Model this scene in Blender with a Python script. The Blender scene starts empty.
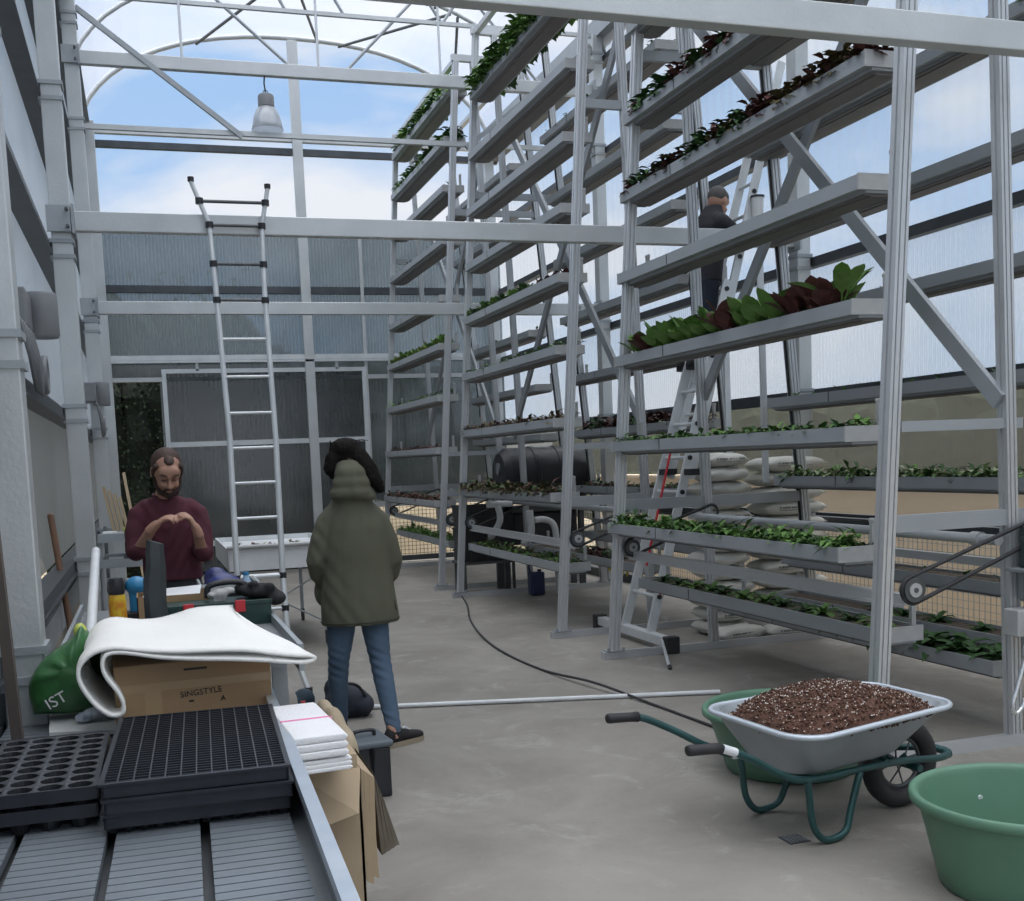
import bpy, bmesh, math, random
from math import sin, cos, pi, radians, sqrt
from mathutils import Vector as V, Matrix

# ---------------------------------------------------------------- camera
scene = bpy.context.scene
col = scene.collection
CAM_R = ((0.95024131, 0.06794692, -0.30401426),
         (-0.30906824, 0.08356601, -0.94736136),
         (-0.03896503, 0.99418305, 0.10040811))
cd = bpy.data.cameras.new('camera'); cam = bpy.data.objects.new('camera', cd); col.objects.link(cam)
mw = Matrix(CAM_R).to_4x4(); mw.translation = V((0, 0, 1.52)); cam.matrix_world = mw
cd.sensor_fit = 'HORIZONTAL'; cd.sensor_width = 36.0; cd.lens = 1128.0 / 1024.0 * 36.0
cd.shift_y = 121.5 / 1024.0
cd.clip_start = 0.05; cd.clip_end = 300
scene.camera = cam

# ---------------------------------------------------------------- sky
world = bpy.data.worlds.new('sky'); scene.world = world; world.use_nodes = True
wn = world.node_tree; wn.nodes.clear(); L = wn.links.new
tc = wn.nodes.new('ShaderNodeTexCoord')
sp = wn.nodes.new('ShaderNodeSeparateXYZ'); L(tc.outputs['Generated'], sp.inputs[0])
grad = wn.nodes.new('ShaderNodeValToRGB'); L(sp.outputs['Z'], grad.inputs[0])
e = grad.color_ramp.elements
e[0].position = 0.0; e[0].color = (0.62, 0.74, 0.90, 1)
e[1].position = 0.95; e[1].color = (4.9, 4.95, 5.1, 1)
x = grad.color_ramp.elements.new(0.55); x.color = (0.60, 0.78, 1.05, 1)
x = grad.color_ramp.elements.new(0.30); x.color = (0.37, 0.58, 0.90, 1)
mp = wn.nodes.new('ShaderNodeMapping'); mp.inputs['Scale'].default_value = (1.3, 1.3, 3.2)
mp.inputs['Location'].default_value = (0.35, 0.1, 0.25); L(tc.outputs['Generated'], mp.inputs[0])
nz = wn.nodes.new('ShaderNodeTexNoise'); nz.inputs['Scale'].default_value = 2.3; nz.inputs['Detail'].default_value = 7
nz.inputs['Roughness'].default_value = 0.55; nz.inputs['Distortion'].default_value = 0.3; L(mp.outputs[0], nz.inputs['Vector'])
cr = wn.nodes.new('ShaderNodeValToRGB'); L(nz.outputs['Fac'], cr.inputs[0])
cr.color_ramp.elements[0].position = 0.42; cr.color_ramp.elements[0].color = (0, 0, 0, 1)
cr.color_ramp.elements[1].position = 0.60; cr.color_ramp.elements[1].color = (1, 1, 1, 1)
mx = wn.nodes.new('ShaderNodeMix'); mx.data_type = 'RGBA'
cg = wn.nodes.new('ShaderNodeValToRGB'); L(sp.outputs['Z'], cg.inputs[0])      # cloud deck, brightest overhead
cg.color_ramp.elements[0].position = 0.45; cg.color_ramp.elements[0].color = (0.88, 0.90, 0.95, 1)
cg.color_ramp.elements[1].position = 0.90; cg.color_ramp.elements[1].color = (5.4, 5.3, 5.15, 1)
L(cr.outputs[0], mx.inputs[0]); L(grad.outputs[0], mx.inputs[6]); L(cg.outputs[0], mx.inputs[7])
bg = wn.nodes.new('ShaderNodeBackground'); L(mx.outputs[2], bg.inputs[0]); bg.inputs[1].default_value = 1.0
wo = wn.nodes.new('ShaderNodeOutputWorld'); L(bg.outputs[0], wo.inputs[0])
vs = scene.view_settings
vs.view_transform = 'Standard'; vs.look = 'None'; vs.gamma = 1.0; vs.use_curve_mapping = False
vs.exposure = 0.0

# ---------------------------------------------------------------- materials
MATS = {}
def mat(name, colr, rough=0.6, metal=0.0, noise=None, nscale=8.0, ncol=None, bump=0.0, bscale=40.0, spec=None, coat=0.0, stretch=None):
    """plain procedural material; noise mixes towards ncol"""
    if name in MATS: return MATS[name]
    m = bpy.data.materials.new(name); m.use_nodes = True
    nt = m.node_tree; b = nt.nodes['Principled BSDF']
    b.inputs['Base Color'].default_value = (*colr, 1); b.inputs['Roughness'].default_value = rough
    b.inputs['Metallic'].default_value = metal
    if spec is not None: b.inputs['Specular IOR Level'].default_value = spec
    if coat: b.inputs['Coat Weight'].default_value = coat
    t = nt.nodes.new('ShaderNodeTexCoord'); src = t.outputs['Object']
    if stretch:
        mpp = nt.nodes.new('ShaderNodeMapping'); mpp.inputs['Scale'].default_value = stretch
        nt.links.new(src, mpp.inputs[0]); src = mpp.outputs[0]
    if noise:
        n = nt.nodes.new('ShaderNodeTexNoise'); n.inputs['Scale'].default_value = nscale; n.inputs['Detail'].default_value = 5
        nt.links.new(src, n.inputs['Vector'])
        r = nt.nodes.new('ShaderNodeValToRGB'); r.color_ramp.elements[0].position = 0.5 - noise / 2; r.color_ramp.elements[1].position = 0.5 + noise / 2
        r.color_ramp.elements[0].color = (*colr, 1); r.color_ramp.elements[1].color = (*(ncol or [c * 0.7 for c in colr]), 1)
        nt.links.new(n.outputs['Fac'], r.inputs[0]); nt.links.new(r.outputs[0], b.inputs['Base Color'])
    if bump:
        n2 = nt.nodes.new('ShaderNodeTexNoise'); n2.inputs['Scale'].default_value = bscale; n2.inputs['Detail'].default_value = 3
        nt.links.new(src, n2.inputs['Vector'])
        bp = nt.nodes.new('ShaderNodeBump'); bp.inputs['Strength'].default_value = bump; bp.inputs['Distance'].default_value = 0.01
        nt.links.new(n2.outputs['Fac'], bp.inputs['Height']); nt.links.new(bp.outputs[0], b.inputs['Normal'])
    MATS[name] = m
    return m

def sheet_mat(name, tint, transp, colr, gloss=0.06, wave=None, wax='X', dirt=0.0, amp=.085):
    """translucent sheet: see-through share + light-scattering share + a little gloss; wave = corrugation lines per metre"""
    m = bpy.data.materials.new(name); m.use_nodes = True; nt = m.node_tree; nt.nodes.clear(); K = nt.links.new
    out = nt.nodes.new('ShaderNodeOutputMaterial')
    tr = nt.nodes.new('ShaderNodeBsdfTransparent'); tr.inputs[0].default_value = (*tint, 1)
    tl = nt.nodes.new('ShaderNodeBsdfTranslucent'); tl.inputs[0].default_value = (*colr, 1)
    df = nt.nodes.new('ShaderNodeBsdfDiffuse'); df.inputs[0].default_value = (*colr, 1)
    gl = nt.nodes.new('ShaderNodeBsdfGlossy'); gl.inputs['Roughness'].default_value = 0.12
    m1 = nt.nodes.new('ShaderNodeMixShader'); m1.inputs[0].default_value = 0.4; K(tl.outputs[0], m1.inputs[1]); K(df.outputs[0], m1.inputs[2])
    m2 = nt.nodes.new('ShaderNodeMixShader'); m2.inputs[0].default_value = transp; K(m1.outputs[0], m2.inputs[1]); K(tr.outputs[0], m2.inputs[2])
    m3 = nt.nodes.new('ShaderNodeMixShader'); m3.inputs[0].default_value = gloss; K(m2.outputs[0], m3.inputs[1]); K(gl.outputs[0], m3.inputs[2])
    K(m3.outputs[0], out.inputs[0])
    t = nt.nodes.new('ShaderNodeTexCoord')
    if wave:
        w = nt.nodes.new('ShaderNodeTexWave'); w.bands_direction = wax; w.inputs['Scale'].default_value = wave
        w.inputs['Distortion'].default_value = 0.0; K(t.outputs['Object'], w.inputs['Vector'])
        mr = nt.nodes.new('ShaderNodeMapRange'); mr.inputs[3].default_value = max(transp - amp, 0); mr.inputs[4].default_value = transp + amp
        K(w.outputs['Fac'], mr.inputs[0])
        n = nt.nodes.new('ShaderNodeTexNoise'); n.inputs['Scale'].default_value = 1.3; n.inputs['Detail'].default_value = 4
        K(t.outputs['Object'], n.inputs['Vector'])
        ad = nt.nodes.new('ShaderNodeMath'); ad.operation = 'MULTIPLY_ADD'; K(n.outputs['Fac'], ad.inputs[0]); ad.inputs[1].default_value = -dirt; K(mr.outputs[0], ad.inputs[2])
        K(ad.outputs[0], m2.inputs[0])
    MATS[name] = m
    return m

GALV = mat('galvanised steel', (0.58, 0.605, 0.61), 0.42, 0.5, 0.5, 3.0, (0.47, 0.495, 0.50), 0.12, 60)
GALV2 = mat('galvanised steel dull', (0.40, 0.43, 0.45), 0.55, 0.5, 0.5, 5.0, (0.31, 0.34, 0.36), 0.1, 60)
ALU = mat('extruded aluminium', (0.60, 0.62, 0.635), 0.36, 0.5, 0.6, 2.0, (0.53, 0.55, 0.565))
TROUGH = mat('grey painted trough', (0.36, 0.385, 0.405), 0.5, 0.25, 0.5, 2.5, (0.32, 0.345, 0.365))
TROUGH_IN = mat('trough channel underside', (0.20, 0.19, 0.19), 0.6, 0.2, 0.4, 3.0, (0.15, 0.14, 0.14))
CAPM = mat('pale trough end cap', (0.46, 0.47, 0.47), 0.5, 0.1, 0.5, 12, (0.38, 0.39, 0.39))
DARKRAIL = mat('dark anodised rail', (0.055, 0.062, 0.07), 0.45, 0.4, 0.5, 6, (0.085, 0.095, 0.105))
WHITEALU = mat('white aluminium', (0.66, 0.69, 0.70), 0.4, 0.3, 0.5, 6, (0.55, 0.58, 0.60))
BLACK = mat('black rubber', (0.018, 0.019, 0.021), 0.6, 0, 0.5, 10, (0.03, 0.03, 0.033))
BLACKPL = mat('black plastic', (0.012, 0.013, 0.016), 0.45, 0, 0.5, 12, (0.024, 0.026, 0.03))
STEELD = mat('dark steel', (0.13, 0.14, 0.15), 0.5, 0.6, 0.5, 8, (0.09, 0.1, 0.1))
CHROME = mat('bright steel tube', (0.72, 0.74, 0.75), 0.25, 0.85)
SOIL = mat('potting soil', (0.16, 0.13, 0.10), 0.95, 0, 0.4, 30, (0.08, 0.06, 0.045), 0.6, 60)
WHITEPL = mat('white plastic', (0.72, 0.74, 0.75), 0.4, 0, 0.4, 6, (0.62, 0.64, 0.65))
GREYPL = mat('grey plastic', (0.20, 0.21, 0.22), 0.5, 0, 0.4, 6, (0.16, 0.17, 0.18))
RED = mat('red plastic', (0.55, 0.03, 0.04), 0.4)
FLOORM = None

# ---------------------------------------------------------------- mesh helpers
class M:
    def __init__(s): s.v = []; s.f = []; s.mi = []; s.cur = 0
    def add(s, vs_, fs):
        n = len(s.v); s.v += [V(p) for p in vs_]
        for f in fs: s.f.append([i + n for i in f]); s.mi.append(s.cur)
        return s
    def box(s, x0, x1, y0, y1, z0, z1):
        return s.add([(x0, y0, z0), (x1, y0, z0), (x1, y1, z0), (x0, y1, z0), (x0, y0, z1), (x1, y0, z1), (x1, y1, z1), (x0, y1, z1)],
                     [(0, 3, 2, 1), (4, 5, 6, 7), (0, 1, 5, 4), (1, 2, 6, 5), (2, 3, 7, 6), (3, 0, 4, 7)])
    def prism(s, prof, p0, p1, xax=(1, 0, 0), cap=True):
        """2-D profile (a,b) extruded from p0 to p1; a along xax"""
        p0, p1 = V(p0), V(p1); d = (p1 - p0).normalized(); xa = V(xax); xa = (xa - d * xa.dot(d)).normalized(); ya = d.cross(xa)
        n = len(prof); vs_ = [p + xa * a + ya * b for p in (p0, p1) for a, b in prof]
        fs = [(i, (i + 1) % n, n + (i + 1) % n, n + i) for i in range(n)]
        if cap: fs += [tuple(reversed(range(n))), tuple(range(n, 2 * n))]
        return s.add(vs_, fs)
    def bar(s, p0, p1, w, h, xax=(1, 0, 0)):
        a, b = w / 2, h / 2
        return s.prism([(-a, -b), (a, -b), (a, b), (-a, b)], p0, p1, xax)
    def cyl(s, p0, p1, r0, r1=None, n=14, cap=True):
        r1 = r0 if r1 is None else r1; p0, p1 = V(p0), V(p1); d = (p1 - p0).normalized()
        xa = d.orthogonal().normalized(); ya = d.cross(xa)
        vs_ = [p + (xa * cos(2 * pi * i / n) + ya * sin(2 * pi * i / n)) * r for p, r in ((p0, r0), (p1, r1)) for i in range(n)]
        fs = [(i, (i + 1) % n, n + (i + 1) % n, n + i) for i in range(n)]
        if cap: fs += [tuple(reversed(range(n))), tuple(range(n, 2 * n))]
        return s.add(vs_, fs)
    def tube(s, pts, r, n=8, cap=True, closed=False):
        pts = [V(p) for p in pts]; m = len(pts); rs = r if isinstance(r, (list, tuple)) else [r] * m
        vs_ = []; prev = None
        for i, p in enumerate(pts):
            if closed: d = (pts[(i + 1) % m] - pts[i - 1])
            else: d = pts[min(i + 1, m - 1)] - pts[max(i - 1, 0)]
            d.normalize()
            xa = d.orthogonal().normalized() if prev is None else (prev - d * prev.dot(d)).normalized()
            prev = xa; ya = d.cross(xa)
            vs_ += [p + (xa * cos(2 * pi * k / n) + ya * sin(2 * pi * k / n)) * rs[i] for k in range(n)]
        fs = []
        for i in range(m if closed else m - 1):
            j = (i + 1) % m
            fs += [(i * n + k, i * n + (k + 1) % n, j * n + (k + 1) % n, j * n + k) for k in range(n)]
        if cap and not closed: fs += [tuple(reversed(range(n))), tuple(range((m - 1) * n, m * n))]
        return s.add(vs_, fs)
    def loft(s, rings, n=20, cap=True):
        """rings: (centre, half-axis a, half-axis b)"""
        vs_ = []
        for c, a, b in rings:
            c, a, b = V(c), V(a), V(b)
            vs_ += [c + a * cos(2 * pi * k / n) + b * sin(2 * pi * k / n) for k in range(n)]
        fs = []
        for i in range(len(rings) - 1):
            fs += [(i * n + k, i * n + (k + 1) % n, (i + 1) * n + (k + 1) % n, (i + 1) * n + k) for k in range(n)]
        if cap: fs += [tuple(reversed(range(n))), tuple(range((len(rings) - 1) * n, len(rings) * n))]
        return s.add(vs_, fs)
    def ell(s, c, r, n=16, m=10, R=None):
        c = V(c); r = r if isinstance(r, (list, tuple)) else (r, r, r); vs_ = []; R = R or Matrix.Identity(3)
        for i in range(1, m):
            t = pi * i / m
            vs_ += [c + R @ V((r[0] * sin(t) * cos(2 * pi * k / n), r[1] * sin(t) * sin(2 * pi * k / n), r[2] * cos(t))) for k in range(n)]
        vs_ += [c + R @ V((0, 0, r[2])), c - R @ V((0, 0, r[2]))]
        T = (m - 1) * n; fs = []
        for i in range(m - 2):
            fs += [(i * n + k, (i + 1) * n + k, (i + 1) * n + (k + 1) % n, i * n + (k + 1) % n) for k in range(n)]
        fs += [(T, k, (k + 1) % n) for k in range(n)] + [(T + 1, (m - 2) * n + (k + 1) % n, (m - 2) * n + k) for k in range(n)]
        return s.add(vs_, fs)
    def limb(s, pts, rs, n=14):
        """round-ended tapering limb"""
        s.tube(pts, rs, n)
        for p, r in zip(pts, rs): s.ell(p, r * 0.995, 12, 8)
        return s
    def lathe(s, prof, c=(0, 0, 0), n=40):
        """(r,z) profile round z"""
        c = V(c); vs_ = [c + V((r * cos(2 * pi * k / n), r * sin(2 * pi * k / n), z)) for r, z in prof for k in range(n)]
        fs = [(i * n + k, i * n + (k + 1) % n, (i + 1) * n + (k + 1) % n, (i + 1) * n + k) for i in range(len(prof) - 1) for k in range(n)]
        return s.add(vs_, fs)
    def xf(s, mt):
        s.v = [mt @ p for p in s.v]; return s
    def join(s, o):
        n = len(s.v); s.v += o.v
        for f in o.f: s.f.append([i + n for i in f]); s.mi.append(s.cur)
        return s

def wloc(o):
    p = V(o.location)
    while o.parent: o = o.parent; p += V(o.location)
    return p
def obj(name, m, mt, parent=None, smooth=False, bevel=0.0, loc=None, local=False):
    """link one mesh object. World-space vertices are re-based on the parent (or on their own base centre)"""
    if parent is not None:
        off = V((0, 0, 0)) if local else wloc(parent); l = V((0, 0, 0))
    elif loc is not None: off = V(loc); l = V(loc)
    else:
        xs = [p.x for p in m.v]; ys = [p.y for p in m.v]; zs = [p.z for p in m.v]
        off = V(((min(xs) + max(xs)) / 2, (min(ys) + max(ys)) / 2, min(zs))); l = off.copy()
    me = bpy.data.meshes.new(name); me.from_pydata([tuple(p - off) for p in m.v], [], m.f)
    mts = mt if isinstance(mt, (list, tuple)) else [mt]
    for q in mts: me.materials.append(q)
    if len(mts) > 1: me.polygons.foreach_set('material_index', m.mi)
    me.update()
    bm = bmesh.new(); bm.from_mesh(me); bmesh.ops.recalc_face_normals(bm, faces=bm.faces); bm.to_mesh(me); bm.free()
    if smooth:
        me.polygons.foreach_set('use_smooth', [True] * len(me.polygons))
        if smooth != 'all': me.set_sharp_from_angle(angle=radians(38))
    o = bpy.data.objects.new(name, me); col.objects.link(o); o.location = l
    if parent is not None: o.parent = parent
    if bevel:
        b = o.modifiers.new('bevel', 'BEVEL'); b.width = bevel; b.segments = 2; b.limit_method = 'ANGLE'
    return o
def blob(m, voxel, smooth=4):
    """fuse overlapping closed shapes into one continuous surface"""
    me = bpy.data.meshes.new('t'); me.from_pydata([tuple(p) for p in m.v], [], m.f); me.update()
    o = bpy.data.objects.new('t', me); col.objects.link(o)
    r = o.modifiers.new('r', 'REMESH'); r.mode = 'VOXEL'; r.voxel_size = voxel; r.use_smooth_shade = True
    s = o.modifiers.new('s', 'SMOOTH'); s.iterations = smooth; s.factor = 0.5
    dg = bpy.context.evaluated_depsgraph_get(); ev = o.evaluated_get(dg); q = ev.to_mesh()
    out = M(); out.v = [v.co.copy() for v in q.vertices]; out.f = [list(p.vertices) for p in q.polygons]; out.mi = [0] * len(out.f)
    ev.to_mesh_clear(); bpy.data.objects.remove(o, do_unlink=True); bpy.data.meshes.remove(me)
    return out
def tag(o, label, cat, group=None):
    o['label'] = label; o['category'] = cat
    if group: o['group'] = group
    return o
def thing(name, label, cat, loc=(0, 0, 0), rotz=0.0, group=None):
    o = bpy.data.objects.new(name, None); o.empty_display_size = 0.05; col.objects.link(o)
    o.location = loc; o.rotation_euler = (0, 0, rotz)
    return tag(o, label, cat, group)
def struct(name, m, mt, smooth=False, label=None, loc=None):
    o = obj(name, m, mt, None, smooth, loc=loc); o['kind'] = 'structure'
    if label: o['label'] = label
    return o
def dup(root, loc, rotz=None, label=None, group=None, scale=None):
    r = root.copy(); col.objects.link(r); r.location = loc
    if rotz is not None: r.rotation_euler = (0, 0, rotz)
    if label: r['label'] = label
    if group: r['group'] = group
    if scale: r.scale = (scale,) * 3 if not isinstance(scale, tuple) else scale
    for ch in list(root.children):
        c = ch.copy(); col.objects.link(c); c.parent = r
        for g in ch.children:
            d = g.copy(); col.objects.link(d); d.parent = c
    return r

# ================================================================ THE GREENHOUSE
YF = (-0.1, 4.1, 8.3, 12.5, 16.9)          # portal frames
XL, XR, YG = -0.60, 5.45, 17.0             # cladding planes
RAILZ = (0.90, 1.94, 3.03, 4.05, 5.03, 6.05)
# floor: poured concrete with trowel patches and pale dust
fm = bpy.data.materials.new('poured concrete floor'); fm.use_nodes = True; nt = fm.node_tree; bs = nt.nodes['Principled BSDF']
tcx = nt.nodes.new('ShaderNodeTexCoord')
def noise_ramp(sc, p0, c0, p1, c1, detail=6, rough=0.6, dist=0.0):
    n = nt.nodes.new('ShaderNodeTexNoise'); n.inputs['Scale'].default_value = sc; n.inputs['Detail'].default_value = detail
    n.inputs['Roughness'].default_value = rough; n.inputs['Distortion'].default_value = dist
    nt.links.new(tcx.outputs['Object'], n.inputs['Vector'])
    r = nt.nodes.new('ShaderNodeValToRGB'); r.color_ramp.elements[0].position = p0; r.color_ramp.elements[0].color = (*c0, 1)
    r.color_ramp.elements[1].position = p1; r.color_ramp.elements[1].color = (*c1, 1); nt.links.new(n.outputs['Fac'], r.inputs[0]); return r, n
a, _ = noise_ramp(0.9, 0.35, (0.190, 0.177, 0.156), 0.65, (0.285, 0.268, 0.240), 8, 0.65, 0.6)
b_, _ = noise_ramp(2.6, 0.54, (0, 0, 0), 0.70, (0.75, 0.75, 0.75), 9, 0.75, 0.9)
c_, _ = noise_ramp(30, 0.70, (0, 0, 0), 0.78, (0.5, 0.5, 0.5), 2, 0.5)
m1 = nt.nodes.new('ShaderNodeMix'); m1.data_type = 'RGBA'; nt.links.new(b_.outputs[0], m1.inputs[0]); nt.links.new(a.outputs[0], m1.inputs[6]); m1.inputs[7].default_value = (0.37, 0.355, 0.33, 1)
m2 = nt.nodes.new('ShaderNodeMix'); m2.data_type = 'RGBA'; nt.links.new(c_.outputs[0], m2.inputs[0]); nt.links.new(m1.outputs[2], m2.inputs[6]); m2.inputs[7].default_value = (0.12, 0.11, 0.10, 1)
nt.links.new(m2.outputs[2], bs.inputs['Base Color']); bs.inputs['Roughness'].default_value = 0.62
_, n3 = noise_ramp(14, 0, (0, 0, 0), 1, (1, 1, 1)); bp = nt.nodes.new('ShaderNodeBump'); bp.inputs['Strength'].default_value = 0.15
bp.inputs['Distance'].default_value = 0.02; nt.links.new(n3.outputs['Fac'], bp.inputs['Height']); nt.links.new(bp.outputs[0], bs.inputs['Normal'])
struct('floor', M().box(-0.75, 5.6, -3, 17.25, -0.2, 0), fm, loc=(0, 0, 0))
GROUND = mat('pale gravel ground', (0.42, 0.33, 0.22), 0.95, 0, 0.6, 0.6, (0.30, 0.26, 0.18))
struct('ground', M().box(-40, 60, -20, 60, -0.5, -0.21), GROUND, loc=(0, 0, 0))

CORR = sheet_mat('corrugated clear sheet', (0.95, 0.97, 0.99), 0.74, (0.80, 0.83, 0.86), 0.04, 6.5, 'Y', 0.12, .045)
CORRM = sheet_mat('corrugated sheet at chest height', (0.66, 0.66, 0.63), 0.80, (0.45, 0.44, 0.41), 0.05, 6.5, 'Y', 0.12, .04)
CORRB = sheet_mat('clear low sheet', (0.95, 0.94, 0.92), 0.96, (0.8, 0.75, 0.7), 0.03)
CORRX = sheet_mat('corrugated gable sheet', (0.56, 0.62, 0.65), 0.62, (0.24, 0.27, 0.285), 0.08, 6.5, 'X', 0.22, .05)
LOWX = sheet_mat('smoked lower gable sheet', (0.40, 0.44, 0.45), 0.62, (0.17, 0.19, 0.19), 0.10, 5.0, 'X', 0.28, .02)
CLEAR = sheet_mat('clear gable film', (0.97, 0.985, 1.0), 0.95, (0.8, 0.85, 0.9), 0.02)
FILM = sheet_mat('milky roof film', (0.83, 0.85, 0.90), 0.55, (0.74, 0.75, 0.79), 0.03)
LEFTS = sheet_mat('left wall sheet', (0.80, 0.84, 0.88), 0.45, (0.60, 0.64, 0.68), 0.08, 6.5, 'Y', 0.2)
LEFTL = sheet_mat('left wall lower sheet', (0.70, 0.72, 0.72), 0.48, (0.40, 0.41, 0.41), 0.10, 6.5, 'Y', 0.15)

def sheet(x0, x1, y0, y1, z0, z1): return M().box(x0, x1, y0, y1, z0, z1)
struct('wall_right', sheet(XR, XR + 0.012, -1, YG, 1.94, 3.03), CORR, loc=(0, 0, 0))
UPCLR = sheet_mat('upper clear side sheet', (0.95, 0.97, 0.99), 0.84, (0.80, 0.83, 0.86), 0.03, 2.0, 'Y', 0.06, .015)
struct('wall_right_upper', sheet(XR, XR + 0.012, -1, YG, 3.03, 6.3), UPCLR, loc=(0, 0, 0))
struct('wall_right_middle', sheet(XR, XR + 0.012, -1, YG, 1.30, 1.94), CORRM, loc=(0, 0, 0))
struct('wall_right_lower', sheet(XR, XR + 0.012, -1, YG, 0.95, 1.30), CORRB, loc=(0, 0, 0))
struct('wall_left', sheet(XL - 0.012, XL, 1.0, YG, 1.94, 6.3), LEFTS, loc=(0, 0, 0))
struct('wall_left_lower', sheet(XL - 0.012, XL, 1.0, YG, 0.95, 1.94), LEFTL, loc=(0, 0, 0))
# arched roof outline
def arch(x):
    u = (x - 2.42) / 2.95; return 6.12 + 1.50 * sqrt(max(0, 1 - abs(u) ** 2.25))
AX_ = [-0.53 + 5.90 * (0.5 - 0.5 * cos(pi * i / 28)) for i in range(29)]
AP = [(x, arch(x)) for x in AX_]
m = M()
for (x0, z0), (x1, z1) in zip(AP[:-1], AP[1:]):
    m.add([(x0, -1, z0 + .04), (x1, -1, z1 + .04), (x1, YG, z1 + .04), (x0, YG, z0 + .04)], [(0, 1, 2, 3)])
struct('ceiling', m, FILM, smooth='all', loc=(0, 0, 0))
# gable
m = M()
for (x0, z0), (x1, z1) in zip(AP[:-1], AP[1:]):
    m.add([(x0, YG, 4.95), (x1, YG, 4.95), (x1, YG, z1), (x0, YG, z0)], [(0, 1, 2, 3)])
struct('wall_back_upper', m, CLEAR, loc=(0, 0, 0))
struct('wall_back', sheet(XL, XR, YG, YG + 0.012, 3.12, 4.95), CORRX, loc=(0, 0, 0))
struct('wall_back_lower', M().box(0.30, XR, YG, YG + .012, 0.92, 3.10).box(XL, 0.30, YG, YG + .012, 2.86, 3.10), LOWX, loc=(0, 0, 0))
struct('wall_front', sheet(XL, XR, -1.02, -1.0, 0.0, 6.3), CORR, loc=(0, 0, 0))
# beige board wall outside the low right side, seen through the open wire
BEIGE = mat('beige rendered wall', (0.86, 0.74, 0.59), 0.9, 0, 0.5, 1.2, (0.80, 0.67, 0.52))
ow = obj('retaining_wall', M().box(6.9, 7.1, -2, 16.9, -0.2, 1.16).box(6.87, 7.13, -2, 16.9, 1.16, 1.20), BEIGE)
tag(ow, 'beige rendered garden wall outside the right side of the greenhouse', 'wall')
ow = obj('retaining_wall', M().box(-2.3, -2.1, -2, 16, -0.2, 0.9).box(-2.34, -2.06, -2, 16, 0.9, 0.97), BEIGE)
tag(ow, 'beige rendered low wall outside the left side behind the work bench', 'wall')
EARTH = mat('dry earth bank', (0.50, 0.40, 0.28), 0.95, 0, 0.5, 2, (0.38, 0.32, 0.21), 0.5, 6)
m = M(); rnd = random.Random(3)
nx, ny = 15, 6
g = [[(2.9 + i * 0.25, 17.9 + j * 0.22, -0.2 + min(1.0, j * 0.28) * (1.0 + .2 * rnd.random())) for i in range(nx)] for j in range(ny)]
m.add([p for r in g for p in r], [(j * nx + i, j * nx + i + 1, (j + 1) * nx + i + 1, (j + 1) * nx + i) for j in range(ny - 1) for i in range(nx - 1)])
ow = obj('earth_bank', m, EARTH, smooth=True); tag(ow, 'ochre earth bank outside behind the wire mesh of the far gable', 'earth bank')

# horizontal rails (purlins)
n = 0
def trim(m_, mt, label=None):
    global n; n += 1
    return struct('trim_%d' % n, m_, mt, label=label)
for z in RAILZ:
    trim(M().box(XR - .11, XR, 0.5, YG, z - .035, z + .035).box(XR - .13, XR - .11, 0.5, YG, z - .05, z - .035).box(XR - .02, XR + .03, 0.5, YG, z + .035, z + .06), DARKRAIL)
    trim(M().box(XL, XL + .11, 1.0, YG, z - .035, z + .035).box(XL + .11, XL + .125, 1.0, YG, z - .05, z - .035), DARKRAIL)
for z, mt_, h in ((6.22, GALV, .04), (6.04, DARKRAIL, .045), (4.08, DARKRAIL, .05)):
    trim(M().box(XL, XR, YG - .09, YG - .005, z - h, z + h), mt_)
trim(M().box(XL, XR, YG - .10, YG - .005, 2.79, 2.85), GALV)                  # door head rail
struct('wall_back_sill', M().box(0.3, 3.24, YG - .1, YG - .09, .05, .42), LOWX, loc=(0, 0, 0))
trim(M().box(XL, XR, YG - .16, YG - .11, 3.08, 3.15).box(XL, XR, YG - .17, YG - .10, 3.045, 3.075), WHITEALU)   # sliding door track
trim(M().box(0.3, XR, YG - .07, YG - .005, 0.86, 0.94), GALV)
trim(M().box(3.2, XR, YG - .07, YG - .005, 0.02, 0.10), DARKRAIL)
trim(M().box(XR - .10, XR, 0.5, YG, 0.0, 0.10), DARKRAIL)
trim(M().box(XL, XL + .08, 1.0, YG, 0.0, 0.30).box(XL, XL + .05, 1.0, YG, 0.55, 0.72), GALV2)
LWP = mat('beige lower left board', (0.40, 0.36, 0.29), 0.7, 0, 0.5, 3, (0.31, 0.28, 0.23))
struct('baseboard_left', M().box(XL - .02, XL, 1.0, YG, 0.0, 0.86), LWP)
# gutters along both eaves
trim(M().prism([(-.10, -.12), (.10, -.12), (.12, .10), (-.12, .10)], (XL + .10, -1, 6.38), (XL + .10, YG, 6.38)), GALV2)
trim(M().prism([(-.10, -.12), (.10, -.12), (.12, .10), (-.12, .10)], (XR - .08, -1, 6.38), (XR - .08, YG, 6.38)), GALV2)
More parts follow.
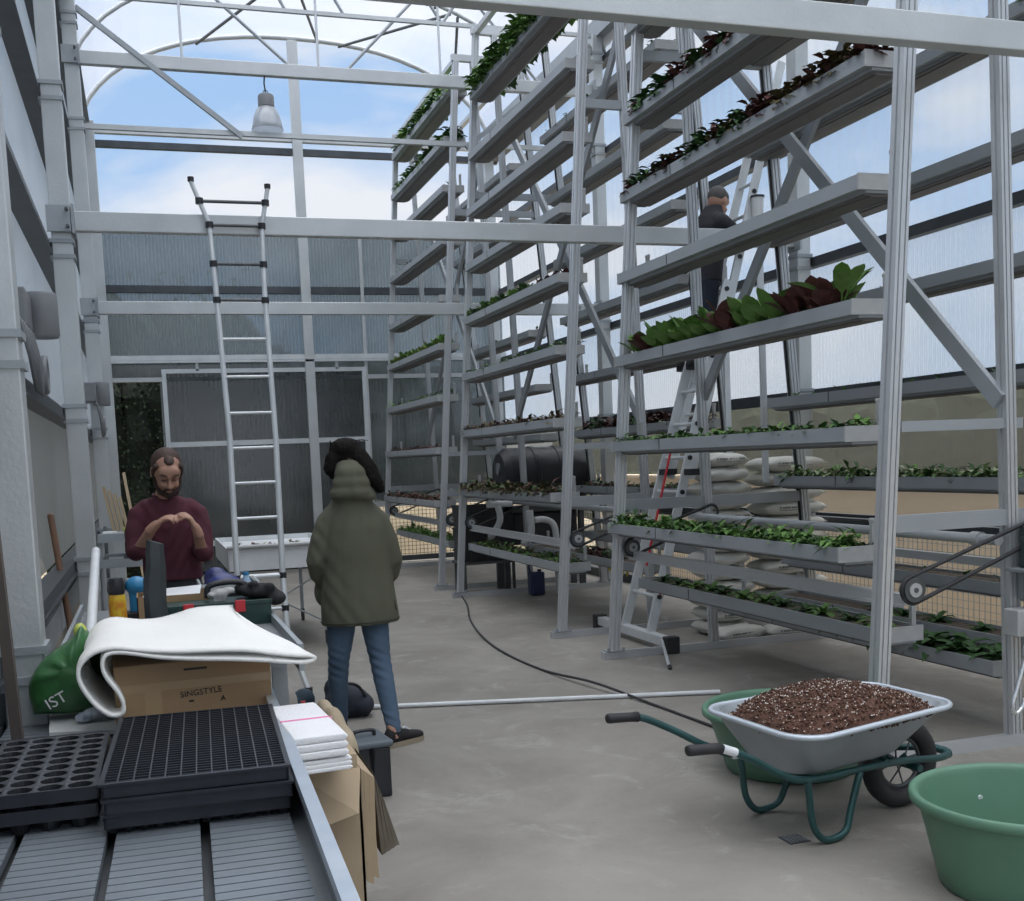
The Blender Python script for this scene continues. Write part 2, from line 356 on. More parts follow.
# wire mesh in the low openings
m = M(); y = 2.0
while y < YG: m.box(XR + .0, XR + .005, y - .002, y + .002, .1, .86); y += .055
z = .12
while z < .86: m.box(XR, XR + .005, 2, YG, z - .002, z + .002); z += .055
WIRE = mat('galvanised mesh wire', (0.40, 0.41, 0.40), 0.5, 0.3)
struct('trim_40', m, WIRE, label='fine wire mesh closing the low right side')
m = M(); x = 3.2
while x < XR: m.box(x - .003, x + .003, YG - .01, YG - .004, .1, .86); x += .06
z = .12
while z < .86: m.box(3.2, XR, YG - .01, YG - .004, z - .003, z + .003); z += .06
struct('trim_41', m, mat('dark mesh wire', (0.07, 0.07, 0.07), 0.5, 0.3), label='wire mesh closing the low part of the far gable')
struct('baseboard_back', M().box(0.3, 3.2, YG, YG + .02, 0, .90), mat('grey gable plinth', (0.11, 0.115, 0.11), 0.7, 0, 0.5, 4, (0.075, 0.08, 0.075)))

# ---- sliding door
t = struct('door_1', M().box(0.34, 3.24, YG - .10, YG - .095, 0.45, 2.90), LOWX)
obj('door_frame', M().box(.33, .39, YG - .13, YG - .08, .42, 2.96).box(3.19, 3.25, YG - .13, YG - .08, .42, 2.96).box(.39, 3.19, YG - .13, YG - .08, 2.90, 2.96)
    .box(.39, 3.19, YG - .13, YG - .08, 1.86, 1.93).box(.39, 3.19, YG - .13, YG - .08, .42, .50)
    .box(.80, .84, YG - .13, YG - .11, 2.93, 3.09).box(2.8, 2.84, YG - .13, YG - .11, 2.93, 3.09), WHITEALU, t)

# ---- columns
def column(x0, x1, y, z1, label, group=None, w=.14, braks=()):
    t = thing('steel_column', label, 'column', ((x0 + x1) / 2, y, 0), group=group)
    obj('shaft', M().box(x0, x1, y - w / 2, y + w / 2, .015, z1), GALV, t, bevel=.006)
    obj('base_plate', M().box(x0 - .05, x1 + .05, y - w / 2 - .05, y + w / 2 + .05, 0, .015), GALV2, t)
    for z in braks:
        q = M()
        for dz in (-.055, .045): q.box(x0 - .015, x1 + .012, y - w / 2 - .012, y + w / 2 + .012, z + dz - .012, z + dz + .014)
        obj('rail_clamp', q, GALV2, t)
    return t
br = RAILZ
column(-.49, -.36, 4.1, 6.3, 'galvanised column nearest the left edge, behind the black plug trays', braks=br)
column(-.48, -.35, 8.3, 6.3, 'galvanised column on the left wall where the middle low beam is bolted', braks=br)
column(-.48, -.34, 12.5, 6.3, 'galvanised left column carrying the high beam that holds the lamp', braks=br)
column(-.48, -.33, 16.82, 6.3, 'galvanised corner column left of the door opening', w=.13)
column(5.20, 5.32, 4.1, 6.3, 'galvanised right wall column nearest the camera', braks=br)
column(5.20, 5.32, 8.3, 6.3, 'galvanised right wall column behind the near growing rack', braks=br)
column(5.20, 5.32, 12.5, 6.3, 'galvanised right wall column behind the middle growing rack', braks=br)
column(5.20, 5.34, 16.82, 6.3, 'galvanised corner column at the far right of the gable', w=.13)
t = column(2.35, 2.49, 16.88, 7.56, 'tall galvanised gable mullion under the top of the arch', w=.10)
t = column(3.235, 3.285, 16.92, 4.95, 'thin galvanised gable mullion right of the tall mullion', w=.06)

# ---- horizontal beams
def beam(y, z0, z1, label, x1=5.20, plates=True):
    t = thing('cross_beam', label, 'beam', (-.33, y, z0))
    obj('beam_tube', M().box(-.33, x1, y - .04, y + .04, z0, z1), GALV, t, bevel=.005)
    q = M().box(-.345, -.325, y - .12, y + .10, z0 - .03, z1 + .03)
    q.box(-.50, -.35, y - .115, y - .09, z0 - .02, z1 + .02)
    obj('end_plate', q, GALV2, t)
    q = M()
    for z in (z0 + .01, z1 - .01): q.cyl((-.37, y - .16, z), (-.37, y + .1, z), .011, n=8)
    obj('bolts', q, STEELD, t)
    q = M().box(x1 - .01, x1 + .01, y - .12, y + .10, z0 - .03, z1 + .03)
    obj('end_plate', q, GALV2, t)
    return t
beam(4.1, 3.16, 3.28, 'galvanised beam running overhead across the top right of the picture')
beam(8.3, 3.15, 3.28, 'galvanised cross beam the telescopic ladder leans against')
beam(12.5, 3.15, 3.28, 'low galvanised cross beam on the far frame, below the lamp')
beam(12.5, 5.62, 5.75, 'high galvanised cross beam the pendant lamp hangs from')
beam(8.3, 5.62, 5.75, 'high galvanised cross beam above the telescopic ladder')
beam(4.1, 5.62, 5.75, 'high galvanised cross beam nearest the camera')

# ---- roof arches and trusses
def archo(y, label, r=.028):
    pts = [(x, y, z) for x, z in AP]
    o = obj('roof_arch', M().tube(pts, r, 8), GALV, smooth='all'); tag(o, label, 'arch'); return o
archo(16.92, 'curved roof arch framing the far gable', .035)
archo(14.8, 'curved roof arch between the gable and the lamp frame')
archo(12.5, 'curved roof arch above the lamp frame')
archo(10.4, 'curved roof arch just in front of the lamp frame')
archo(8.3, 'curved roof arch above the middle frame')
archo(6.2, 'curved roof arch in front of the middle frame')
archo(4.1, 'curved roof arch nearest the camera')
for y, lab in ((12.5, 'roof truss of thin tubes above the lamp'), (8.3, 'roof truss of thin tubes above the middle frame'), (4.1, 'roof truss of thin tubes nearest the camera')):
    t = thing('roof_truss', lab, 'truss', (2.42, y, 5.75))
    obj('tie_bar', M().bar((-.4, y, 6.30), (5.25, y, 6.30), .04, .04, (0, 1, 0)), GALV, t)
    for x in (.66, 2.06, 3.40, 4.3): obj('hanger', M().cyl((x, y - .03, 5.72), (x, y, arch(x)), .014, n=8), WHITEALU, t)
    for xa, za, xb, zb in ((1.76, 5.74, .35, 6.95), (2.37, 5.74, 3.36, 6.75), (2.37, 6.3, 1.65, 7.5), (2.6, 7.55, 3.45, 6.3), (3.45, 6.3, 4.1, 7.2), (4.55, 5.74, 3.55, 6.9), (1.2, 7.3, 1.75, 6.3), (4.6, 6.9, 4.2, 5.75)):
        obj('web_bar', M().cyl((xa, y, za), (xb, y, zb), .017, n=8), GALV2, t)
    obj('knee_brace', M().bar((-.34, y - .03, 6.16), (1.22, y - .03, 4.98), .05, .05, (0, 1, 0)), GALV2, t)
    obj('knee_brace', M().bar((5.20, y - .03, 6.16), (3.66, y - .03, 4.98), .05, .05, (0, 1, 0)), GALV2, t)
    obj('lower_tie', M().bar((-.34, y, 5.02), (5.20, y, 5.02), .045, .05, (0, 1, 0)), GALV, t)
t = thing('roof_brace', 'dark diagonal wind braces crossing under the roof film', 'brace', (2.4, 14.7, 6.2))
for i, (xa, xb) in enumerate(((.9, 1.75), (2.6, 1.9), (2.9, 3.9), (4.6, 4.0))):
    obj('brace_tube', M().cyl((xa, 12.5, arch(xa) - .05), (xb, 14.8, arch(xb) - .05), .02, n=8), STEELD, t)
    obj('brace_tube', M().cyl((xb + .3, 14.8, arch(xb + .3) - .05), (xa + .2, 16.9, arch(xa + .2) - .05), .02, n=8), STEELD, t)

# ---- pendant lamp
GLASS = sheet_mat('prismatic lamp reflector', (0.9, 0.93, 0.96), 0.45, (0.7, 0.73, 0.76), 0.12)
t = thing('pendant_lamp', 'high bay pendant lamp with clear bell shade hanging from the high beam', 'lamp', (1.49, 12.5, 5.03))
x, y = 1.49, 12.5
obj('cord', M().tube([(x, y, 5.64), (x - .01, y, 5.55), (x, y, 5.45)], .008, 6), BLACK, t)
obj('hook', M().tube([(x + .025 * cos(a_), y, 5.455 + .025 * sin(a_)) for a_ in [2 * pi * k / 10 for k in range(10)]], .005, 6, closed=True), STEELD, t)
obj('ballast_housing', M().lathe([(0, 5.43), (.075, 5.43), (.085, 5.41), (.085, 5.31), (.075, 5.30), (0, 5.30)], (x, y, 0), 24), GREYPL, t, True)
obj('bell_shade', M().lathe([(.075, 5.31), (.11, 5.27), (.14, 5.20), (.155, 5.12), (.168, 5.07), (.160, 5.07), (.147, 5.12), (.13, 5.20), (.10, 5.265), (.07, 5.30)], (x, y, 0), 32), GLASS, t, 'all')
obj('bulb', M().ell((x, y, 5.19), (.045, .045, .075)), WHITEPL, t, True)

# ---- vent gear motors on the left wall
def gear(y, z, label, xo=0.0):
    t = thing('vent_motor', label, 'motor', (-.50 + xo, y, z - .3))
    obj('bracket', M().box(-.598, -.50 + xo, y - .40, y - .08, z - .07, z + .12), GREYPL, t, bevel=.01)
    if xo: obj('mount_arm', M().box(-.46, -.38, y + .02, 12.432, z - .03, z + .05), GREYPL, t)
    obj('motor_housing', M().lathe([(0, -.12), (.078, -.12), (.085, -.105), (.085, .10), (.075, .115), (0, .115)], (-.46 + xo, y, z + .03), 28), GREYPL, t, True)
    obj('rack_ring', M().tube([(-.45 + xo, y - .20 + .075 * cos(a_), z - .30 + .085 * sin(a_)) for a_ in [2 * pi * k / 20 for k in range(20)]], .017, 8, closed=True), GREYPL, t, 'all')
    q = M()
    for k in range(7): q.tube([(-.47 + xo, y - 1.15 + .10 * k, z - .13), (-.45 + xo, y - 1.02 + .11 * k, z - .28), (-.45 + xo, y - .80 + .06 * k, z - .42)], .009, 6)
    obj('cable_loops', q, GREYPL, t, 'all')
gear(6.55, 2.34, 'grey vent motor with cable loops on the left wall between the two nearest columns')
gear(12.28, 2.30, 'smaller looking grey vent motor on the left wall by the far column', .10)
o = obj('strut', M().bar((-.42, 3.50, 1.45), (-.40, 3.60, .35), .05, .03, (0, 1, 0)).bar((-.42, 3.50, 1.45), (-.44, 3.42, 1.9), .05, .03, (0, 1, 0)), mat('rusty dark steel', (0.10, 0.09, 0.085), 0.7, 0.4, 0.5, 9, (0.14, 0.11, 0.09)))
tag(o, 'narrow dark steel strut slanting down at the left edge', 'strut')

# ================================================================ GROWING RACKS
rnd = random.Random(11)
def legprof(w, h):
    a, b, g, d = w / 2, h / 2, w * .12, w * .14      # slotted extrusion: two grooves on each broad face
    p = []
    for sx, sy in ((1, 1),):
        p = [(-a, -b), (-a * .45 - g / 2, -b), (-a * .45 - g / 2, -b + d), (-a * .45 + g / 2, -b + d), (-a * .45 + g / 2, -b), (a * .45 - g / 2, -b), (a * .45 - g / 2, -b + d), (a * .45 + g / 2, -b + d), (a * .45 + g / 2, -b), (a, -b),
             (a, -g), (a - d, -g), (a - d, g), (a, g),
             (a, b), (a * .2, b), (a * .2, b - d), (-a * .2, b - d), (-a * .2, b), (-a, b), (-a, g), (-a + d, g), (-a + d, -g), (-a, -g)]
    return p
XF0, SF = 3.255, .073        # front leg x at floor, lean per metre
XB0, SB = 4.985, -.085
def xf(z): return XF0 + SF * z
def xb(z): return XB0 + SB * z
H = 6.05
def rack(y0, y1, which, braces, motor=False):
    """A-frame tower between end frames y0 (near) and y1 (far)"""
    t = thing('growing_rack', which, 'growing rack', (4.12, (y0 + y1) / 2, 0))
    for y, near in ((y0, True), (y1, False)):
        nf = y < 5
        f0, f1 = (3.235, 3.235 + .055 * H) if nf else (xf(0), xf(H))
        for a_, b_ in ((f0, f1), (xb(0), xb(H))):
            obj('leg', M().prism(legprof(.064, .076), (a_, y, .05), (b_, y, H)), ALU, t)
            q = M().box(a_ - .07, a_ + .07, y - .05, y + .05, .05, .062)
            q.cyl((a_ - .06, y - .04, .05), (a_ - .06, y - .04, .085), .012, n=8).cyl((a_ + .06, y - .04, .05), (a_ + .06, y - .04, .085), .012, n=8)
            obj('foot_plate', q, GALV2, t)
        obj('middle_post', M().prism(legprof(.058, .066), (4.09 - .05 * nf, y, .05), (3.90 - .05 * nf, y, H)), ALU, t)
        obj('base_rail', M().box(3.17, 5.07, y - .035, y + .035, 0, .05).box(3.17, 5.07, y - .035, y - .028, .05, .058), ALU, t)
        obj('base_rail_cap', M().box(5.07, 5.078, y - .04, y + .04, 0, .055).box(3.162, 3.17, y - .04, y + .04, 0, .055), CAPM, t)
        obj('top_tie', M().box(xf(H) - .05, xb(H) + .05, y - .03, y + .03, H, H + .07), ALU, t)
        obj('cross_tie', M().box(xf(1.17), (4.08 if near and y0 < 5 else xb(1.17)), y - .02, y + .02, 1.10, 1.18), TROUGH, t)
        if near: obj('cross_tie', M().box(xf(1.62), 4.07, y - .02, y + .02, 1.57, 1.62), TROUGH, t)
        obj('cross_tie', M().box(xf(4.4), xb(4.4), y - .02, y + .02, 4.33, 4.40), TROUGH, t)
        # drive chain in its slot, running up behind the front leg, and sprockets
        for xs, sgn in ((xf, 1), (xb, -1)):
            k_ = (f1 - f0 - SF * H) / H if sgn > 0 else 0; d_ = (f0 - XF0) if sgn > 0 else 0
            obj('drive_chain', M().bar((xs(.75) + d_ + k_ * .75 + sgn * .036, y, .75), (xs(H - .1) + d_ + k_ * (H - .1) + sgn * .036, y, H - .1), .008, .022), BLACK, t)
        yy = y - .065
        s_ = M().cyl((3.40, yy - .016, .83), (3.40, yy + .016, .83), .058, n=22)
        for k in range(22):
            an = 2 * pi * k / 22; s_.box(-.004, .004, -.012, .012, -.004, .004) if False else None
        obj('sprocket', s_, STEELD, t, True)
        obj('sprocket_hub', M().cyl((3.40, yy - .022, .83), (3.40, yy + .03, .83), .034, n=16), CAPM, t, True); obj('sprocket_bolt', M().cyl((3.40, yy - .027, .83), (3.40, yy - .021, .83), .012, n=8), STEELD, t)
        pts = []
        ax, az, bx, bz, r = 3.40, .83, 4.06, 1.06, .064
        th = math.atan2(bz - az, bx - ax)
        for k in range(13):
            an = th + pi / 2 + pi * k / 12; pts.append((ax + r * cos(an), yy, az + r * sin(an)))
        for k in range(13):
            an = th - pi / 2 + pi * k / 12; pts.append((bx + r * .8 * cos(an), yy, bz + r * .8 * sin(an)))
        obj('drive_belt', M().tube(pts, .011, 6, closed=True), BLACK, t, 'all')
        q = M().cyl((4.87, y - .09, .43), (4.87, y - .05, .43), .05, n=18)
        obj('idler_wheel', q, BLACK, t, True); obj('wheel_hub', M().cyl((4.87, y - .095, .43), (4.87, y - .089, .43), .022, n=12), CAPM, t)
    xs_ = 3.93
    obj('drive_shaft', M().cyl((xs_, y0 - .02, 1.03), (xs_, y1 + .02, 1.03), .027, n=14).cyl((xs_, y0 + .10, 1.03), (xs_, y0 + .16, 1.03), .036, n=14), ALU, t, True)
    obj('guide_rail', M().box(3.40, 3.44, y0, y1, .745, .80).box(3.395, 3.40, y0, y1, .735, .75), ALU, t)
    obj('guide_rail', M().box(4.86, 4.90, y0, y1, .745, .80), ALU, t)
    for (ya, za, yb, zb), dx in zip(braces, (-.05, .05)):
        obj('brace', M().bar((4.0 + dx, ya, za), (4.0 + dx, yb, zb), .03, .085), TROUGH, t)
    obj('top_rail', M().box(xf(H) - .02, xf(H) + .04, y0, y1, H + .0, H + .05).box(xb(H) - .04, xb(H) + .02, y0, y1, H, H + .05), ALU, t)
    if motor:
        q = M().box(3.95, 4.35, y0 - .20, y0 - .04, .88, .895); obj('motor_shelf', q, GALV2, t)
        obj('gear_motor', M().box(4.02, 4.20, y0 - .19, y0 - .05, .895, 1.10).cyl((4.20, y0 - .12, 1.02), (4.48, y0 - .12, 1.02), .065, n=20).box(4.00, 4.05, y0 - .17, y0 - .08, .90, 1.05), mat('dark green motor paint', (0.05, 0.075, 0.075), 0.4, 0.2, 0.5, 10, (0.035, 0.05, 0.05)), t, bevel=.008)
        q = M()
        for k in range(6): q.box(4.215 + k * .035, 4.225 + k * .035, y0 - .20, y0 - .04, .945, 1.095)
        obj('cooling_fins', q, STEELD, t)
        obj('bearing_block', M().box(4.02, 4.14, y0 - .16, y0 - .05, .74, .88), GALV2, t)
        obj('junction_box', M().box(3.93, 4.30, y0 - .15, y0 - .05, .57, .70), CAPM, t, bevel=.006)
        obj('vertical_rods', M().cyl((4.02, y0 - .10, .70), (4.02, y0 - .10, .88), .009, n=8).cyl((4.09, y0 - .10, .70), (4.09, y0 - .10, .88), .009, n=8), STEELD, t)
    return t
rack(4.50, 7.72, 'nearest aluminium A-frame growing rack, the one with the motor at its near end', ((4.5, 1.70, 7.72, 4.72), (4.5, 5.30, 7.72, 1.92)), True)
rack(8.83, 12.06, 'middle aluminium A-frame growing rack beyond the bag stack', ((8.83, 5.0, 12.06, 1.75), (8.83, 1.75, 12.06, 5.05)))
rack(12.89, 16.10, 'farthest aluminium A-frame growing rack close to the gable', ((12.89, 5.0, 16.1, 1.75), (12.89, 1.75, 16.1, 5.05)))

# ---- troughs: a rim, a narrower channel below, soil, end caps, hangers
TL, TW = 2.93, .26
def trough_proto(label, loc):
    t = thing('planting_trough', label, 'trough', loc)
    prof = [(0, 0), (.012, 0), (.012, -.055), (.065, -.055), (.065, -.075), (TW - .055, -.075), (TW - .055, -.055), (TW - .012, -.055), (TW - .012, 0), (TW, 0), (TW, -.072), (TW - .035, -.072), (TW - .035, -.088), (.045, -.088), (.045, -.072), (0, -.072)]
    q = M().prism(prof, (0, TL, 0), (0, 0, 0), (1, 0, 0), cap=True)
    q.v = [V((p.x, p.y, p.z)) for p in q.v]
    # keep the rim upright whatever the profile's handedness
    if max(p.z for p in q.v) > .05: q.v = [V((p.x, p.y, -p.z)) for p in q.v]
    obj('trough_body', q, TROUGH, t, local=True)
    obj('channel', M().box(.05, TW - .04, .02, TL - .02, -.096, -.0885).box(.085, TW - .075, .02, TL - .02, -.102, -.096), TROUGH_IN, t, local=True)
    for y in (-.012, TL):
        obj('end_cap', M().box(-.003, TW + .003, y, y + .012, -.075, .003), CAPM, t, local=True)
    obj('soil', M().box(.013, TW - .013, .0, TL, -.05, -.018), SOIL, t, local=True)
    obj('joint', M().box(-.003, 0, .62 * TL + .3, .62 * TL + .306, -.07, 0), STEELD, t, local=True)
    for y in (.03, TL - .03):
        q = M().box(TW - .045, TW - .020, y - .012, y + .012, -.0, .13).cyl((TW - .032, y - .02, .125), (TW - .032, y + .02, .125), .013, n=10)
        obj('hanger', q, CAPM, t, local=True)
    return t
tproto = [None]
def trough(x, y, z, label, group=None):
    if tproto[0] is None:
        tproto[0] = trough_proto(label, (x, y, z)); 
        return tproto[0]
    r = dup(tproto[0], (x, y, z), label=label)
    return r

# ---- plants
def leafmat(name, c, c2):
    m_ = mat(name, c, 0.6, 0, 0.5, 22, c2, spec=.25 if 'hedge' not in name else .05); return m_
LG = leafmat('fresh green leaf', (0.16, 0.29, 0.075), (0.09, 0.19, 0.045))
LD = leafmat('dark green leaf', (0.055, 0.125, 0.035), (0.03, 0.075, 0.025))
LR = leafmat('red brown leaf', (0.12, 0.045, 0.04), (0.06, 0.028, 0.025))
LO = leafmat('olive brown leaf', (0.12, 0.10, 0.04), (0.065, 0.055, 0.028))
LY = leafmat('yellow green leaf', (0.24, 0.30, 0.07), (0.15, 0.22, 0.05))
STEMW = leafmat('pale stalk', (0.45, 0.5, 0.33), (0.33, 0.4, 0.2))
def leaf(m_, base, az, el, ln, w, curl=.6, stalk=.25, cup=.15, seg=4):
    """one leaf: narrow stalk widening into a rounded blade that arches outwards"""
    p = V(base); d = V((cos(az) * cos(el), sin(az) * cos(el), sin(el))); side = V((-sin(az), cos(az), 0))
    rows = []; e_ = el
    for i in range(seg + 1):
        s = i / seg
        ww = w * (.12 if s < stalk else max(.04, sin(min(1, (s - stalk) / (1 - stalk) * .93 + .09) * pi) ** .6))
        up = side.cross(d).normalized() * (1 if side.cross(d).z >= 0 else -1)
        rows.append((p.copy(), p + side * ww / 2 + up * ww * cup, p - side * ww / 2 + up * ww * cup))
        e_ -= curl / seg; d = V((cos(az) * cos(e_), sin(az) * cos(e_), sin(e_))); p = p + d * (ln / seg)
    vs_ = [q for r in rows for q in r]; fs = []
    for i in range(seg):
        a = i * 3; b = a + 3
        fs += [(a + 1, a, b, b + 1), (a, a + 2, b + 2, b)]
    m_.add(vs_, fs)
def plant_mesh(kind, seed):
    r = random.Random(seed); m_ = M()
    if kind == 'lettuce':        # upright broad leaves
        for i in range(11):
            az = i * 2.4 + r.random(); leaf(m_, (.01 * cos(az), .01 * sin(az), 0), az, 1.5 - .7 * r.random() - .01 * i, .12 + .08 * r.random(), .085 + .03 * r.random(), .45, .28, .1, 8)
    elif kind == 'rosette':
        for i in range(12):
            az = i * 2.4 + r.random() * .6; leaf(m_, (0, 0, 0), az, .95 - .055 * i + .3 * r.random(), .09 + .05 * r.random(), .045, 1.1, .2)
    elif kind == 'romaine':
        for i in range(14):
            az = i * 2.4 + r.random() * .6; leaf(m_, (0, 0, 0), az, 1.25 - .07 * i, .17 + .06 * r.random(), .07, 1.3, .15)
    elif kind == 'seedling':
        for i in range(6):
            az = i * 2.1 + r.random(); leaf(m_, (0, 0, 0), az, 1.1 * r.random() + .2, .045 + .02 * r.random(), .025, .5, .35, seg=3)
    elif kind == 'tall':
        for i in range(7):
            az = i * 2.1 + r.random(); leaf(m_, (0, 0, .0), az, 1.3 - .5 * r.random(), .26 + .08 * r.random(), .09, .7, .45, .15, 8)
    elif kind == 'bush':         # trailing clump
        for i in range(44):
            z = r.random() * .08; a_ = r.random() * 6.28; q = .05 * r.random(); leaf(m_, (q * cos(a_), q * sin(a_), z), a_ + r.random(), .9 * r.random() - .1, .05 + .03 * r.random(), .04, .8, .2, seg=3)
    return m_
PN = {'lettuce': 'lettuce_plant', 'rosette': 'rosette_plant', 'romaine': 'leafy_vegetable', 'seedling': 'seedling', 'tall': 'chard_plant', 'bush': 'herb_plant'}
pcache = {}
def plant(kind, mt_, loc, label, group, sc=1.0):
    k = (kind, mt_.name, rnd.randrange(3))
    if k not in pcache:
        m_ = plant_mesh(kind, hash(kind) % 1 + k[2] * 7 + len(kind))
        o = obj(PN[kind], m_, mt_, None, smooth='all', loc=(0, 0, 0)); pcache[k] = o; o.location = loc
    else:
        o = pcache[k].copy(); col.objects.link(o); o.location = loc
    o.rotation_euler = (0, 0, rnd.random() * 6.28); s = sc * (0.85 + .3 * rnd.random()); o.scale = (s, s, s)
    return tag(o, label, 'plant', group)
def row(kind, mats_, tr, n_, lab, sc=1.0, y0=.06, y1=TL - .06, skip=0, rows=1, zup=0.0):
    """individual plants along a trough"""
    l = tr.location; grp = lab + ' (row)'
    for j in range(rows):
        for i in range(n_):
            if rnd.random() < skip: continue
            y = y0 + (y1 - y0) * (i + .5 * (j % 2) + rnd.uniform(-.2, .2)) / max(1, n_ - .5)
            x_ = TW * .5 + (0 if rows == 1 else (-.06 + .12 * j)) + rnd.uniform(-.015, .015)
            plant(kind, rnd.choice(mats_), (l.x + x_, l.y + y, l.z - .02 + zup), lab, lab[:60], sc)
def dense(mats_, tr, label, hgt=.05, dens=260, y0=.03, y1=TL - .03, w=.035, spill=0.0):
    """a thick sown strip nobody could count: one object"""
    l = tr.location; m_ = M(); N = int(dens * (y1 - y0))
    for i in range(N):
        m_.cur = rnd.randrange(len(mats_))
        y = rnd.uniform(y0, y1); hh = (.7 + .3 * sin(y * 21) + .25 * sin(y * 9.3 + 1)) * hgt
        x_ = rnd.uniform(.02, TW - .02)
        if spill and rnd.random() < .35: x_ = rnd.uniform(-.02, .03)
        leaf(m_, (l.x + x_, l.y + y, l.z - .02 + rnd.random() * hh * .7), rnd.random() * 6.28, rnd.uniform(.0, 1.3), hh * rnd.uniform(.5, 1.1) + .015, w, .8, .2, seg=2)
    o = obj('sown_greens', m_, mats_, None, smooth='all'); o['kind'] = 'stuff'
    return tag(o, label, 'plants')

def ftx(z): return xf(z) - .065      # outer face of an aisle-side trough
def btx(z): return xb(z) + .065 - TW # inner edge of a wall-side trough
RK = {1: 4.84, 2: 9.06, 3: 13.10}
ORD = ['lowest', 'second', 'third', 'fourth', 'fifth', 'sixth', 'seventh', 'eighth', 'ninth', 'tenth', 'eleventh']
RN = {1: 'nearest rack', 2: 'middle rack', 3: 'farthest rack'}
T = {}
def set_troughs(rk, side, zs, desc):
    for i, z in enumerate(zs):
        if side == 'aisle': x_ = {1: 3.50, 2: 3.36, 3: 3.42}[rk] if i == 0 else ftx(z)
        else: x_ = btx(z)
        lab = '%s trough up, %s side of %s, %s' % (ORD[i].replace('lowest', 'first'), side, RN[rk], desc[i])
        T[(rk, side, i)] = trough(x_, RK[rk], z, lab)
set_troughs(1, 'aisle', (.58, 1.01, 1.61, 2.23, 2.83, 3.41, 3.96, 4.60, 5.2), ('with spaced leafy plants', 'full of bright greens', 'with a short green strip', 'with big lettuces', 'empty', 'with trailing dark herbs', 'with red brown herbs', 'seen from below', 'cut off by the picture'))
set_troughs(1, 'wall', (.68, 1.30, 1.90, 2.52, 3.14, 3.78, 4.45, 5.1), ('with few seedlings', 'full of pale flecked greens', 'with scattered tufts', 'with tiny seedlings', 'empty', 'with a green strip', 'behind the overhead beam', 'seen from below'))
set_troughs(2, 'aisle', (.60, 1.21, 1.84, 2.45, 3.05, 3.62, 4.20, 4.79, 5.42), ('with mixed low greens', 'with olive brown herbs', 'with red brown leaves', 'with low greens', 'with green and red lettuces', 'empty', 'empty under another empty one', 'empty below the vine trough', 'with climbing green vines'))
set_troughs(2, 'wall', (.66, 1.18, 1.80, 2.40, 3.05, 3.68, 4.35, 5.0), ('nearly bare', 'with dark low herbs', 'with reddish sprigs', 'with low greens', 'with bushy greens at the near end', 'with sparse seedlings', 'with a few sprigs', 'with a dark green strip'))
set_troughs(3, 'aisle', (.56, 1.05, 1.68, 2.30, 2.90, 3.46, 4.12, 4.72, 5.27, 5.82), ('with a green strip', 'with red leaves', 'with dark red leaves', 'with small greens', 'with bright lettuces', 'empty', 'with a thin green strip', 'with small sprigs', 'with climbing greens', 'with leafy vines at the top'))
set_troughs(3, 'wall', (1.18, 1.80, 2.40, 3.05, 4.35, 5.0), ('with dark herbs', 'bare', 'bare of plants', 'with low greens', 'with sprigs', 'below the roof'))
T[(1, 'low', 0)] = trough(4.02, 4.62, .40, 'grey trough just above the floor turning under the nearest rack, with big dark leaves')
T[(1, 'low', 1)] = trough(4.50, 4.62, .42, 'grey trough just above the floor under the wall side of the nearest rack')
T[(2, 'low', 0)] = trough(4.02, 8.96, .56, 'grey trough with yellow plant tags turning under the middle rack')

row('romaine', [LD, LG], T[(1, 'aisle', 0)], 12, 'leafy plant spaced out in the lowest aisle trough of the nearest rack', .62, .2)
dense([LG, LG, LD], T[(1, 'aisle', 1)], 'bright green sown strip in the second aisle trough of the nearest rack', .085, 520)
dense([LG, LD], T[(1, 'aisle', 2)], 'short green sown strip in the third aisle trough of the nearest rack', .055, 420)
row('lettuce', [LG, LG, LG, LR], T[(1, 'aisle', 3)], 15, 'large lettuce in the fourth aisle trough of the nearest rack', 1.15, .30, 2.75, 0, 2)
tl = T[(1, 'aisle', 3)].location
plant('tall', LG, (tl.x + .12, tl.y + .25, tl.z - .02), 'tallest leafy plant at the near end of the large lettuce trough', None, 1.0)
row('bush', [LO, LR, LD], T[(1, 'aisle', 5)], 30, 'dark trailing herb in the sixth aisle trough of the nearest rack', 1.15, rows=2)
row('bush', [LR, LR, LD], T[(1, 'aisle', 6)], 26, 'red brown herb in the seventh aisle trough of the nearest rack', 1.2, rows=2)
row('bush', [LR, LO], T[(1, 'aisle', 7)], 16, 'brown herb in the eighth aisle trough of the nearest rack', .8)
row('seedling', [LD], T[(1, 'wall', 0)], 9, 'small tuft in the lowest wall-side trough of the nearest rack', 1.1)
dense([LD, LG, STEMW], T[(1, 'wall', 1)], 'pale flecked green strip in the second wall-side trough of the nearest rack', .09, 420)
row('seedling', [LD], T[(1, 'wall', 2)], 11, 'scattered green tuft in the third wall-side trough of the nearest rack', 1.4)
row('seedling', [LD, LD, LY], T[(1, 'wall', 3)], 13, 'tiny dark seedling in the fourth wall-side trough of the nearest rack', 1.1)
dense([LD, LG], T[(1, 'wall', 5)], 'green strip in the sixth wall-side trough of the nearest rack', .06, 220)
row('romaine', [LD], T[(1, 'low', 0)], 11, 'big dark leafed plant in the trough just above the floor of the nearest rack', .85, .1, 1.6)
row('romaine', [LD], T[(1, 'low', 1)], 6, 'dark leafed plant in the floor-level trough by the wall of the nearest rack', .6, .1, 2.0)
dense([LD, LG, LO], T[(2, 'aisle', 0)], 'mixed low greens in the lowest aisle trough of the middle rack', .06, 300)
dense([LO, LO, LR, LD], T[(2, 'aisle', 1)], 'olive brown herb strip in the second aisle trough of the middle rack', .10, 420, spill=.2)
